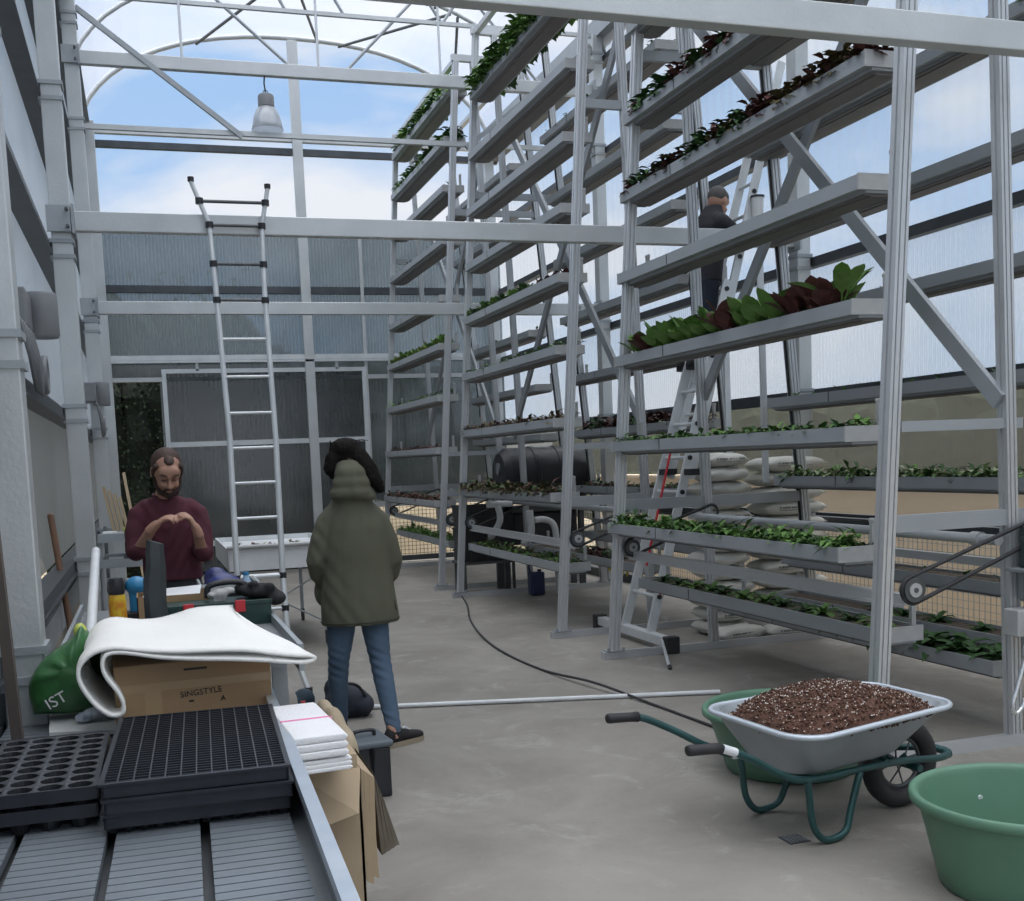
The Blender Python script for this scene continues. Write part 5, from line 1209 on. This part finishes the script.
t = thing('wooden_pole', 'brown wooden pole leaning against the left wall sheet', 'pole', (-.5, 7.4, 0)); obj('pole', M().cyl((-.44, 7.35, .02), (-.575, 7.62, 1.27), .020, n=10).ell((-.575, 7.62, 1.27), .02), mat('brown wood', (0.20, 0.11, 0.065), .7, 0, .5, 8, (0.13, 0.07, 0.045), stretch=(6, 6, 1)), t, True)
WOODP = mat('pale plank wood', (0.50, 0.40, 0.26), .75, 0, .5, 6, (0.40, 0.31, 0.20), stretch=(8, 8, 1))
for i in range(4):
    q = M().box(0, .024, -.05, .05, 0, .36 - .03 * i); q.xf(Matrix.Translation((-.27 + i * .034, 9.6, 1.062)) @ Matrix.Rotation(-.16, 4, 'Y'))
    o = obj('wooden_plank', q, WOODP); tag(o, 'short pale plank standing on edge by the left column beyond the man', 'plank', 'pale planks by the column')
q = M().bar((-.02, 11.8, .0), (-.20, 12.38, 1.52), .03, .05); o = obj('wooden_batten', q, WOODP); tag(o, 'thin pale batten leaning beside the doorway', 'batten')
t = thing('tool_cart', 'metal shelf cart with white clutter left of the man', 'cart', (-.2, 8.9, 0))
for z in (.30, .86, 1.04): obj('cart_shelf', M().box(-.34, .14, 8.4, 9.7, z, z + .02).box(-.34, .14, 8.39, 8.41, z, z + .06), GALV2, t)
for a_ in (-.33, .13):
    for b2 in (8.42, 9.66): obj('leg', M().cyl((a_, b2, 0), (a_, b2, 1.10), .014, n=8), GALV2, t)
CL = [(.10, .06, .05, (0.7, 0.72, 0.7), 'white carton'), (.08, .05, .07, (0.35, 0.45, 0.10), 'lime green packet'), (.07, .07, .04, (0.5, 0.5, 0.48), 'grey box')]
for i, (a_, b2, h_, c_, lab) in enumerate(CL):
    for j, z in enumerate((1.06, .88)):
        cx_, cy_ = -.26 + i * .13 + .03 * j, 8.55 + .1 * i
        o = obj('packet', M().box(cx_ - a_ / 2, cx_ + a_ / 2, cy_ - b2 / 2, cy_ + b2 / 2, z, z + h_), mat('packet %s' % lab, c_, .6), None, bevel=.006); tag(o, '%s on the %s shelf of the metal cart' % (lab, 'upper' if j == 0 else 'middle'), 'packet')
# ---- floor items near the woman
t = thing('tool_box', 'black plastic tool box with grey lid beside the woman, right of the cardboard', 'tool box', (.885, 5.1, 0), .10)
obj('box_body', M().loft([((0, 0, 0), (.075, 0, 0), (0, .12, 0)), ((0, 0, .24), (.095, 0, 0), (0, .15, 0))], 4), BLACKPL, t, local=True)
q = M().box(-.085, .085, -.12, .12, 0, .0)
t.children[0].data.transform(Matrix.Identity(4))
obj('lid', M().box(-.10, .10, -.14, .14, .235, .265), mat('slate lid', (0.10, 0.12, 0.14), .5), t, bevel=.01, local=True)
obj('side_walls', M().box(-.088, .088, -.125, .125, 0.0, .235), BLACKPL, t, bevel=.01, local=True)
obj('handle', M().tube(bez([(-.05, 0, .265), (-.04, 0, .29), (.04, 0, .29), (.05, 0, .265)], 5), .009, 8), BLACKPL, t, 'all', local=True)
t = thing('drill_case', 'small blue grey case lying on top behind the black tool box', 'case', (.79, 5.55, 0)); obj('case_body', M().box(.72, .86, 5.42, 5.70, 0, .20), mat('slate case', (0.07, 0.085, 0.10), .45), t, bevel=.015); obj('case_latch', M().box(.77, .81, 5.412, 5.42, .09, .14), GREYPL, t)
t = thing('tool_bag', 'dark navy tool bag on the floor between the woman and the white pipe', 'bag', (1.08, 6.75, 0)); obj('bag_body', blob(M().ell((1.08, 6.75, .09), (.14, .14, .095)).ell((1.16, 6.72, .07), (.08, .12, .07)).ell((1.0, 6.8, .16), (.05, .06, .07)).box(.98, 1.2, 6.66, 6.84, .0, .08), .014, 4), mat('navy cloth', (0.018, 0.024, 0.038), .85, 0, .4, 8, (0.03, 0.035, 0.05), .5, 20), t, 'all')
obj('carry_strap', M().tube(bez([(1.02, 6.68, .16), (1.06, 6.62, .22), (1.13, 6.62, .20), (1.18, 6.66, .12)], 5), .010, 6), BLACKPL, t, 'all')
t = thing('hose_bag', 'dark blue tool roll on the floor behind the folded towels', 'bag', (.72, 6.9, 0)); obj('bag_body', blob(M().ell((.72, 6.9, .07), (.17, .10, .07)).ell((.84, 6.9, .09), (.07, .08, .075)).box(.58, .86, 6.84, 6.96, 0, .06), .014, 4), mat('dark blue cloth', (0.015, 0.035, 0.055), .8, 0, .4, 8, (0.03, 0.05, 0.07), .4, 20), t, 'all')
t = thing('aerosol_can', 'small dark aerosol can with red yellow label standing near the woman', 'can', (.755, 6.25, 0)); obj('can_body', M().lathe([(0, 0), (.032, 0), (.032, .17), (.024, .185), (0, .185)], (.755, 6.25, 0), 20), mat('dark can', (0.05, 0.03, 0.04), .35, .2), t, True); obj('can_label', M().lathe([(.0325, .05), (.0328, .12), (.0325, .12)], (.755, 6.25, 0), 20), mat('can label', (0.40, 0.22, 0.05), .5, 0, .2, 40, (0.35, 0.05, 0.05)), t, True); obj('nozzle', M().cyl((.755, 6.25, .185), (.755, 6.25, .22), .013, n=10), RED, t)
o = obj('canvas_bag', blob(M().ell((.50, 4.9, .50), (.07, .1, .09)).ell((.46, 4.9, .44), (.07, .1, .1)).box(.42, .54, 4.82, 4.98, .28, .45), .012, 3), mat('grey canvas', (0.32, 0.30, 0.27), .9, 0, .4, 8, (0.24, 0.22, 0.2)), None, 'all'); tag(o, 'grey canvas bag on the lower shelf of the work bench', 'bag')

# ================================================================ PEOPLE
SKIN = mat('skin', (0.42, 0.24, 0.17), 0.55, 0, 0.4, 14, (0.37, 0.20, 0.14))
HAIRD = mat('dark hair', (0.006, 0.005, 0.005), 0.75, 0, 0.5, 60, (0.012, 0.010, 0.009), .5, 90, spec=.12, stretch=(1, 1, .2))
HAIRB = mat('brown hair', (0.045, 0.025, 0.018), 0.7, 0, 0.5, 60, (0.07, 0.04, 0.03), .5, 90)
OLIVE = mat('olive parka cloth', (0.105, 0.105, 0.072), 0.85, 0, 0.5, 5, (0.085, 0.086, 0.058), .35, 9)
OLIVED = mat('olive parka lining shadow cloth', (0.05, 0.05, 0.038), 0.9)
JEANS = mat('blue denim', (0.055, 0.095, 0.15), 0.85, 0, 0.5, 6, (0.085, 0.13, 0.19), .3, 30)
JEAND = mat('dark denim', (0.015, 0.022, 0.04), 0.85, 0, 0.5, 8, (0.022, 0.03, 0.05))
MAROON = mat('maroon knit', (0.085, 0.018, 0.032), 0.9, 0, 0.5, 8, (0.065, 0.014, 0.024), .3, 25)
NIGHT = mat('black jacket cloth', (0.014, 0.015, 0.020), 0.85, 0, 0.5, 8, (0.022, 0.023, 0.03))
CANVAS = mat('black canvas shoe', (0.015, 0.014, 0.016), 0.85); SOLE = mat('pale rubber sole', (0.30, 0.25, 0.18), 0.7)

def E(m_, c, r, R=None): m_.ell(c, r, 18, 12, R); return m_
def head(m_, c, R, s=1.0, face=True):
    """adult head, face towards local -y; R orients it; c = centre of the skull"""
    c = V(c); q = lambda p: c + R @ (V(p) * s)
    def el(p, r): m_.ell(q(p), tuple(a * s for a in r), 18, 12, R)
    el((0, .012, .015), (.076, .094, .098)); el((0, -.02, -.045), (.060, .068, .070)); el((0, -.050, -.082), (.032, .030, .026))
    el((0, -.062, .035), (.058, .030, .042))
    el((-.030, -.070, -.035), (.024, .022, .024)); el((.030, -.070, -.035), (.024, .022, .024))       # cheeks
    if face:
        m_.tube([q((0, -.082, .012)), q((0, -.098, -.012)), q((0, -.112, -.032)), q((0, -.100, -.040))], [.008 * s, .010 * s, .014 * s, .012 * s], 10)
        el((-.012, -.098, -.036), (.009, .011, .008)); el((.012, -.098, -.036), (.009, .011, .008))
        m_.tube([q((-.042, -.078, .022)), q((-.02, -.089, .028)), q((0, -.088, .022)), q((.02, -.089, .028)), q((.042, -.078, .022))], [.008 * s] * 5, 8)   # brow
        m_.tube([q((-.022, -.086, -.064)), q((0, -.093, -.061)), q((.022, -.086, -.064))], [.005 * s, .008 * s, .005 * s], 8)
        m_.tube([q((-.019, -.085, -.073)), q((0, -.091, -.074)), q((.019, -.085, -.073))], [.005 * s, .008 * s, .005 * s], 8)
    for sx in (-1, 1):
        m_.ell(q((sx * .078, .012, -.005)), (.010 * s, .019 * s, .032 * s), 12, 8, R); m_.ell(q((sx * .080, .010, -.028)), (.009 * s, .012 * s, .014 * s), 10, 6, R)
def hand(m_, wrist, d, nrm, side, curl=(.5, .7, .5), spread=.06, sc=1.0, thumb=(.75, .5)):
    """palm, four unequal fingers and a thumb leaving the side of the palm. d: wrist to knuckles; nrm: palm normal (fingers curl towards it); side: thumb side"""
    w = V(wrist); d = V(d).normalized(); nrm = V(nrm); nrm = (nrm - d * nrm.dot(d)).normalized(); sd = d.cross(nrm) * side
    R = Matrix((sd, d, nrm)).transposed()
    m_.ell(w + d * .050 * sc, (.040 * sc, .052 * sc, .015 * sc), 14, 10, R)
    m_.ell(w + d * .030 * sc, (.034 * sc, .036 * sc, .017 * sc), 14, 10, R)
    m_.limb([w - d * .03 * sc, w + d * .02 * sc], [.024 * sc, .026 * sc], 12)
    for k, (o_, L1) in enumerate(((.028, .072), (.010, .080), (-.009, .075), (-.027, .060))):
        p = w + d * (.088 - .004 * abs(k - 1)) * sc + sd * o_ * sc; a_ = .15; dd = (d + sd * (o_ * spread / .03)).normalized(); pts = [w + d * .05 * sc + sd * o_ * .8 * sc, p]
        for j, (f_, c_) in enumerate(zip((.42, .32, .26), curl)):
            a_ += c_ * (1 + .12 * k); q = (dd * cos(a_) + nrm * sin(a_)).normalized(); p = p + q * L1 * f_ * sc; pts.append(p)
        m_.limb(pts, [.0095 * sc, .0092 * sc, .0085 * sc, .0078 * sc, .0066 * sc], 10)
    b = w + d * .022 * sc + sd * .028 * sc; dd = (d * thumb[0] + sd * .55 + nrm * thumb[1]).normalized()
    p1 = b + dd * .036 * sc; dd2 = (dd + d * .35 + nrm * .25 - sd * .25).normalized(); p2 = p1 + dd2 * .03 * sc; p3 = p2 + (dd2 + d * .2 - sd * .2).normalized() * .022 * sc
    m_.limb([b - dd * .012, b, p1, p2, p3], [.013 * sc, .0135 * sc, .0108 * sc, .0095 * sc, .0075 * sc], 10)
def shoe(t, ankle, d, L_=.26, z=0.0, mt_=CANVAS, st=SOLE):
    a = V((ankle[0], ankle[1], z)); d = V((d[0], d[1], 0)).normalized(); sd = V((-d.y, d.x, 0))
    q = M(); rings = []
    for s, w_, h in ((-.06, .026, .05), (-.04, .034, .075), (.0, .036, .082), (.05, .038, .066), (.10, .042, .045), (.15, .042, .036), (.185, .034, .028), (.205, .016, .018)):
        s *= L_ / .26; rings.append((a + d * s + V((0, 0, .022 + h / 2)), sd * w_, V((0, 0, h / 2 + .006))))
    q.loft(rings, 16); s_ = obj('shoe', q, mt_, t, 'all')
    q = M(); n = 20; rr = []
    outl_ = [(a + d * (.072 * L_ / .26 + .142 * L_ / .26 * cos(2 * pi * k / n)) + sd * (.045 * sin(2 * pi * k / n) * (1 + .15 * cos(2 * pi * k / n)))) for k in range(n)]
    q.add([p + V((0, 0, .001)) for p in outl_] + [p + V((0, 0, .026)) for p in outl_], [(k, (k + 1) % n, n + (k + 1) % n, n + k) for k in range(n)] + [tuple(range(n)), tuple(range(n, 2 * n))])
    obj('sole', q, st, s_)
    return s_
def body(t, J, vox=.0085, face=True, hands=None, hs=1.0, HR=None):
    """one continuous skin surface from joints"""
    m_ = M(); g = lambda k: V(J[k])
    pel, ch, nk = g('pelvis'), g('chest'), g('neck'); mid = pel.lerp(ch, .5)
    sx = (g('shR') - g('shL')).normalized()
    fw = J.get('front', V((0, -1, 0)))
    m_.loft([(pel - V((0, 0, .08)), sx * .11, fw * .075), (pel + V((0, 0, .02)), sx * .135, fw * .085), (mid, sx * .11, fw * .075), (ch, sx * .125, fw * .082), (ch.lerp(nk, .5), sx * .10, fw * .06), (nk, sx * .05, fw * .05)], 18)
    m_.limb([nk - V((0, 0, .03)), g('head') - V((0, 0, .03))], [.054, .050])
    for s in 'LR':
        sh_ = g('sh' + s) - V((0, 0, .025)); m_.limb([nk.lerp(sh_, .4) - V((0, 0, .05)), sh_, g('el' + s), g('wr' + s)], [.034, .036, .034, .026])
        m_.limb([g('hip' + s), g('kn' + s), g('an' + s)], [.058, .034, .028])
        kn, an = g('kn' + s), g('an' + s); m_.ell(kn.lerp(an, .28) , (.034, .034, .08))
        fd = V(J.get('foot' + s, (0, -1, 0))).normalized(); m_.limb([an - V((0, 0, .03)), an + fd * .12 - V((0, 0, .045))], [.034, .026])
    head(m_, g('head'), HR or Matrix.Identity(3), hs, face)
    if hands:
        for h in hands: hand(m_, *h)
    return obj('body', blob(m_, vox, 3), SKIN, t, 'all')

# ---------------------------------------------------------------- woman in the parka, seen from behind
t = thing('person', 'person standing with back turned in olive hooded parka, blue jeans and black shoes', 'person', (1.06, 6.1, 0))
J = dict(pelvis=(1.065, 6.11, .84), chest=(1.065, 6.11, 1.14), neck=(1.06, 6.12, 1.34), head=(1.05, 6.14, 1.515),
         shL=(.945, 6.11, 1.25), shR=(1.185, 6.11, 1.24), elL=(.865, 6.13, 1.03), elR=(1.265, 6.12, 1.01), wrL=(.905, 6.24, .87), wrR=(1.235, 6.24, .85),
         hipL=(.985, 6.12, .82), hipR=(1.14, 6.10, .82), knL=(.945, 6.15, .44), knR=(1.16, 6.04, .44), anL=(.955, 6.26, .09), anR=(1.175, 5.87, .09), front=V((0, 1, 0)), footL=(-.2, 1, 0), footR=(.85, .52, 0))
HRw = Matrix.Rotation(pi + .25, 3, 'Z')
body(t, J, .009, True, [((.905, 6.24, .87), (.15, .25, -.9), (.8, .3, .1), 1, (.2, .3, .3)), ((1.235, 6.24, .85), (-.15, .25, -.9), (-.8, .3, .1), -1, (.2, .3, .3))], 1.0, HRw)
# parka: body, sleeves, hood as one garment
q = M()
def ring(c, a, b): return (V(c), V((a, 0, 0)), V((0, b, 0)))
q.loft([ring((1.075, 6.10, .655), .214, .155), ring((1.075, 6.10, .70), .214, .155), ring((1.07, 6.10, .80), .206, .15), ring((1.068, 6.105, .95), .190, .142), ring((1.066, 6.105, 1.08), .182, .138), ring((1.065, 6.105, 1.18), .168, .128), ring((1.063, 6.11, 1.25), .148, .112), ring((1.06, 6.115, 1.31), .12, .10), ring((1.058, 6.12, 1.355), .09, .08)], 28)
q.limb([(.975, 6.11, 1.265), (.922, 6.105, 1.215), (.878, 6.10, 1.11), (.850, 6.105, 1.01), (.868, 6.16, .93), (.905, 6.21, .885)], [.058, .060, .056, .054, .050, .044], 16)
q.limb([(1.15, 6.11, 1.26), (1.205, 6.105, 1.205), (1.248, 6.10, 1.10), (1.275, 6.11, .99), (1.266, 6.16, .91), (1.235, 6.21, .865)], [.058, .060, .056, .054, .050, .044], 16)
for x_ in (-1, 1): q.ell((1.068 + x_ * .165, 6.20, .83), (.06, .06, .09))          # pocket bulge
q.ell((1.055, 6.045, 1.37), (.125, .085, .052)); q.ell((1.055, 6.035, 1.42), (.108, .07, .065)); q.ell((1.052, 6.035, 1.47), (.092, .062, .062)); q.ell((1.05, 6.055, 1.505), (.078, .055, .045))
q.ell((1.13, 6.05, 1.345), (.06, .07, .03)); q.ell((.985, 6.05, 1.355), (.05, .07, .03))
g = blob(q, .0095, 3)
for i, p in enumerate(g.v):      # soft folds of cloth
    a_ = sin(p.z * 31 + 9 * sin(p.x * 11 + p.z * 3)) * .0013 + sin(p.x * 70 + 4 * sin(p.z * 9)) * .0012
    if p.x < .90 or p.x > 1.235: a_ *= 2.0
    if 1.32 < p.z < 1.5 and p.y < 6.05: a_ *= 1.0
    p.y += a_; p.x += a_ * .4
jk = obj('parka', g, OLIVE, t, 'all')
obj('hem_band', M().tube([(1.075 + .2155 * cos(a_), 6.10 + .1565 * sin(a_), .672) for a_ in [2 * pi * k / 40 for k in range(40)]], .0035, 6, closed=True), OLIVED, jk, 'all')
obj('pocket_flap', M().bar((.905, 5.995 + .05, .80), (.89, 6.03, .72), .004, .03).bar((1.245, 6.0 + .05, .80), (1.262, 6.03, .72), .004, .03), OLIVED, jk)
# hair: crown, side wisps, long lock falling to the right
q = M(); q.ell((1.05, 6.145, 1.555), (.094, .108, .098)); q.ell((1.045, 6.12, 1.60), (.088, .092, .066)); q.ell((.985, 6.12, 1.50), (.045, .06, .055)); q.ell((1.10, 6.10, 1.52), (.06, .07, .07))
q.limb([(1.10, 6.08, 1.56), (1.145, 6.05, 1.49), (1.175, 6.035, 1.43), (1.205, 6.03, 1.385)], [.058, .054, .046, .028], 12)
q.limb([(.98, 6.1, 1.55), (.955, 6.09, 1.50), (.965, 6.09, 1.46)], [.05, .04, .02], 12)
r8 = random.Random(2)
g = blob(q, .008, 2)
g.v = [p + V((r8.uniform(-.0035, .0035), r8.uniform(-.0035, .0035), r8.uniform(-.0025, .0025))) for p in g.v]
hr = obj('hair', g, HAIRD, t, 'all')
q = M()
for k in range(26):
    x_ = 1.05 + r8.uniform(-.09, .13); a_ = r8.uniform(-.02, .05); q.tube([(x_, 6.06, 1.52 + r8.uniform(-.03, .1)), (x_ + a_ * .7, 6.03, 1.47), (x_ + a_ * 1.4 + .01, 6.03, 1.42 - r8.random() * .04)] if x_ > 1.10 else [(x_, 6.12, 1.62), (x_ + a_, 6.10, 1.652), (x_ + a_ * 2, 6.08, 1.645)], .0022, 4)
obj('loose_strands', q, HAIRD, hr, 'all')
# jeans
q = M()
q.loft([((1.062, 6.11, .92), (.15, 0, 0), (0, .105, 0)), ((1.062, 6.11, .80), (.165, 0, 0), (0, .115, 0)), ((1.062, 6.11, .74), (.155, 0, 0), (0, .105, 0))], 22)
q.limb([(.985, 6.12, .80), (.968, 6.125, .62), (.950, 6.14, .46), (.946, 6.18, .34), (.955, 6.24, .15), (.958, 6.26, .10)], [.088, .078, .060, .057, .046, .046], 16)
q.limb([(1.14, 6.10, .80), (1.150, 6.08, .62), (1.160, 6.045, .46), (1.168, 6.0, .34), (1.182, 5.90, .14), (1.186, 5.885, .085)], [.086, .076, .059, .056, .043, .040], 16)
g = blob(q, .008, 2)
for p in g.v: a_ = sin(p.z * 130 + p.x * 60) * (.002 if abs(p.z - .44) < .09 or p.z < .2 else .0006); p.y += a_; p.x += a_
obj('jeans', g, JEANS, t, 'all')
shoe(t, (.955, 6.28), (-.2, 1), .25); s_ = shoe(t, (1.185, 5.88), (.88, .48), .25)
obj('laces', M().tube([(1.232, 5.89, .088), (1.255, 5.93, .092), (1.278, 5.92, .075), (1.29, 5.95, .068)], .004, 5).tube([(1.24, 5.93, .09), (1.262, 5.90, .085), (1.285, 5.955, .07)], .004, 5), WHITEPL, s_, 'all')

# ---------------------------------------------------------------- man in maroon looking down at his hands
t = thing('person', 'person with short brown hair and beard in maroon sweater, head bowed over pinched fingers', 'person', (.12, 6.45, 0))
HR2 = Matrix.Rotation(.12, 3, 'Z') @ Matrix.Rotation(radians(34), 3, 'X')
hc = V((.118, 6.34, 1.52))
J = dict(pelvis=(.115, 6.47, .90), chest=(.112, 6.45, 1.20), neck=(.095, 6.43, 1.385), head=tuple(hc),
         shL=(-.045, 6.42, 1.325), shR=(.265, 6.42, 1.32), elL=(-.062, 6.34, 1.10), elR=(.272, 6.33, 1.065), wrL=(.026, 6.17, 1.235), wrR=(.246, 6.17, 1.205),
         hipL=(.03, 6.47, .87), hipR=(.20, 6.47, .87), knL=(.03, 6.45, .47), knR=(.21, 6.45, .47), anL=(.02, 6.5, .09), anR=(.22, 6.5, .09), front=V((0, -1, 0)))
q = M()
bd = body(t, J, .0062, True, [((.026, 6.17, 1.235), (.78, -.20, .58), (.45, .1, -.85), 1, (.35, .55, .35), .10, .95, (.9, .35)), ((.246, 6.17, 1.205), (-.42, -.15, .88), (-.85, .1, -.35), -1, (.35, .60, .35), .10, .95, (.9, .35))], .98, HR2)
hq = lambda p: hc + HR2 @ (V(p) * .98)
BEARD = mat('dark beard', (0.025, 0.014, 0.011), 0.8, 0, .5, 90, (0.045, 0.025, 0.02), .6, 120)
q = M()
q.tube([hq((-.070, -.005, -.02)), hq((-.064, -.028, -.060)), hq((-.042, -.062, -.092)), hq((0, -.080, -.104)), hq((.042, -.062, -.092)), hq((.064, -.028, -.060)), hq((.070, -.005, -.02))], [.008, .013, .017, .020, .017, .013, .008], 12)
q.tube([hq((-.030, -.086, -.068)), hq((-.018, -.100, -.052)), hq((0, -.104, -.050)), hq((.018, -.100, -.052)), hq((.030, -.086, -.068))], [.006, .007, .007, .007, .006], 8)
obj('beard', blob(q, .005, 1), BEARD, t, 'all')
q = M()
for sx in (-1, 1): q.tube([hq((sx * .050, -.080, .030)), hq((sx * .034, -.092, .037)), hq((sx * .014, -.095, .030))], [.003, .0055, .004], 8)
obj('eyebrows', q, HAIRB, t, 'all')
q = M()
for sx in (-1, 1): q.ell(hq((sx * .030, -.083, .006)), (.013, .008, .006), 12, 8, HR2)
obj('eyelids', q, mat('shaded eyelid skin', (0.30, 0.16, 0.115), .6), t, 'all')
q = M()
for sx in (-1, 1): q.tube([hq((sx * .044, -.082, .002)), hq((sx * .030, -.092, -.001)), hq((sx * .016, -.088, .003))], .0018, 6)
obj('eyelashes', q, HAIRD, t, 'all')
# receding hair: sides, back and thinning top
q = M()
q.ell(hq((0, .038, .028)), (.083, .084, .090), 20, 14, HR2)
q.ell(hq((0, .030, .062)), (.066, .070, .056), 20, 14, HR2); q.ell(hq((.002, -.020, .088)), (.030, .045, .022), 16, 12, HR2)
for sx in (-1, 1): q.limb([hq((sx * .062, -.030, .055)), hq((sx * .074, -.012, .02)), hq((sx * .076, -.006, -.02))], [.016, .014, .008], 10)
obj('hair', blob(q, .006, 1), HAIRB, t, 'all')
# sweater with sleeves pushed up to the elbows
q = M()
q.loft([((.115, 6.46, .93), (.158, 0, 0), (0, .118, 0)), ((.115, 6.46, .98), (.155, 0, 0), (0, .120, 0)), ((.113, 6.45, 1.10), (.158, 0, 0), (0, .122, 0)), ((.112, 6.445, 1.22), (.172, 0, 0), (0, .120, 0)), ((.110, 6.44, 1.30), (.175, 0, 0), (0, .100, 0)), ((.105, 6.435, 1.355), (.13, 0, 0), (0, .082, 0)), ((.100, 6.432, 1.385), (.082, 0, 0), (0, .072, 0))], 26)
q.limb([(-.0, 6.43, 1.32), (-.045, 6.42, 1.285), (-.068, 6.39, 1.20), (-.070, 6.345, 1.10), (-.045, 6.31, 1.105)], [.058, .058, .055, .052, .046], 16)
q.limb([(.22, 6.43, 1.315), (.263, 6.42, 1.28), (.283, 6.385, 1.19), (.280, 6.335, 1.075), (.262, 6.30, 1.085)], [.058, .058, .055, .052, .045], 16)
g = blob(q, .008, 3)
for p in g.v: a_ = sin(p.z * 60 + 6 * sin(p.x * 20)) * .0028; p.y += a_; p.x += a_ * .5
sw = obj('sweater', g, MAROON, t, 'all')
obj('neckline', M().tube([(.100 + .062 * cos(a_), 6.425 + .058 * sin(a_), 1.395 + .012 * sin(a_)) for a_ in [2 * pi * k / 30 for k in range(30)]], .008, 8, closed=True), MAROON, sw, 'all')
q = M()
q.loft([((.115, 6.47, .98), (.145, 0, 0), (0, .105, 0)), ((.115, 6.47, .80), (.165, 0, 0), (0, .115, 0))], 20)
q.limb([(.035, 6.47, .84), (.03, 6.45, .47), (.02, 6.5, .10)], [.095, .070, .058]); q.limb([(.195, 6.47, .84), (.21, 6.45, .47), (.22, 6.5, .10)], [.095, .070, .058])
obj('trousers', blob(q, .012, 2), mat('charcoal trousers', (0.03, 0.032, 0.036), .9), t, 'all')
shoe(t, (.02, 6.5), (-.1, -1)); shoe(t, (.22, 6.5), (.1, -1))
o = obj('thread', M().tube([(.135, 6.10, 1.285), (.10, 6.14, 1.20), (.07, 6.20, 1.10), (.06, 6.24, 1.02)], .0012, 5), BLACK, None); tag(o, 'thin dark thread held between the fingers of the man in maroon', 'thread')

# ---------------------------------------------------------------- man on the ladder
t = high_man = thing('person', 'person in black jacket and dark jeans standing high on the ladder with back turned', 'person', (4.30, 8.3, 2.1))
HR3 = Matrix.Rotation(radians(115), 3, 'Z') @ Matrix.Rotation(radians(28), 3, 'X')
J = dict(pelvis=(4.38, 8.28, 2.92), chest=(4.43, 8.27, 3.20), neck=(4.44, 8.26, 3.40), head=(4.51, 8.26, 3.50),
         shL=(4.43, 8.43, 3.34), shR=(4.44, 8.10, 3.33), elL=(4.57, 8.46, 3.19), elR=(4.58, 8.07, 3.20), wrL=(4.74, 8.43, 3.30), wrR=(4.76, 8.12, 3.31),
         hipL=(4.38, 8.36, 2.90), hipR=(4.37, 8.20, 2.90), knL=(4.38, 8.38, 2.52), knR=(4.36, 8.19, 2.52), anL=(4.26, 8.38, 2.19), anR=(4.24, 8.20, 2.19), front=V((1, 0, 0)), footL=(1, 0, 0), footR=(1, 0, 0))
body(t, J, .0085, True, [((4.74, 8.43, 3.30), (.8, 0, .5), (.7, 0, -.6), -1, (.8, 1.0, .7)), ((4.76, 8.12, 3.31), (.8, 0, .5), (.7, 0, -.6), 1, (.8, 1.0, .7))], 1.0, HR3)
q = M(); h3 = lambda p: V((4.51, 8.26, 3.50)) + HR3 @ V(p)
q.ell(h3((0, .028, .032)), (.082, .088, .088), 18, 12, HR3); q.ell(h3((0, 0, .055)), (.072, .085, .058), 18, 12, HR3)
obj('hair', blob(q, .007, 1), mat('short grey hair', (0.06, 0.058, 0.056), .8, 0, .5, 90, (0.10, 0.097, 0.094), .4, 120), t, 'all')
q = M()
fx, fy = V((1, 0, 0)), V((0, 1, 0))
q.loft([((4.38, 8.28, 2.84), (.125, 0, 0), (0, .185, 0)), ((4.40, 8.28, 2.98), (.125, 0, 0), (0, .18, 0)), ((4.41, 8.27, 3.15), (.135, 0, 0), (0, .19, 0)), ((4.42, 8.265, 3.29), (.125, 0, 0), (0, .19, 0)), ((4.43, 8.26, 3.37), (.10, 0, 0), (0, .14, 0)), ((4.455, 8.26, 3.43), (.085, 0, 0), (0, .090, 0)), ((4.465, 8.26, 3.465), (.072, 0, 0), (0, .074, 0))], 24)
q.limb([(4.43, 8.40, 3.34), (4.44, 8.45, 3.31), (4.57, 8.47, 3.19), (4.70, 8.44, 3.28)], [.06, .068, .056, .044]); q.limb([(4.43, 8.13, 3.33), (4.44, 8.08, 3.30), (4.58, 8.06, 3.20), (4.72, 8.11, 3.29)], [.06, .068, .056, .044])
obj('jacket', blob(q, .010, 3), NIGHT, t, 'all')
q = M()
q.loft([((4.38, 8.28, 2.95), (.11, 0, 0), (0, .165, 0)), ((4.38, 8.28, 2.80), (.12, 0, 0), (0, .17, 0))], 18)
q.limb([(4.38, 8.36, 2.85), (4.38, 8.38, 2.52), (4.27, 8.38, 2.24)], [.095, .072, .058]); q.limb([(4.37, 8.20, 2.85), (4.36, 8.19, 2.52), (4.25, 8.20, 2.24)], [.095, .072, .058])
obj('jeans', blob(q, .010, 2), JEAND, t, 'all')
for y in (8.38, 8.20):
    shoe(t, (4.22, y), (1, 0), .27, 2.115, mat('black work boot', (0.012, 0.012, 0.013), .6), BLACK)
high_man.location = V(high_man.location) + V((.19, .37, .075))
t = thing('white_pot', 'white pot with dark lid held up beside the ladder by the high worker', 'pot', (4.97, 8.46, 3.42)); obj('pot_body', M().lathe([(0, 0), (.045, 0), (.052, .16), (0, .16)], (4.97, 8.46, 3.42), 20), WHITEPL, t, True); obj('pot_lid', M().lathe([(0, .16), (.058, .16), (.058, .175), (0, .18)], (4.97, 8.46, 3.42), 20), BLACKPL, t, True)
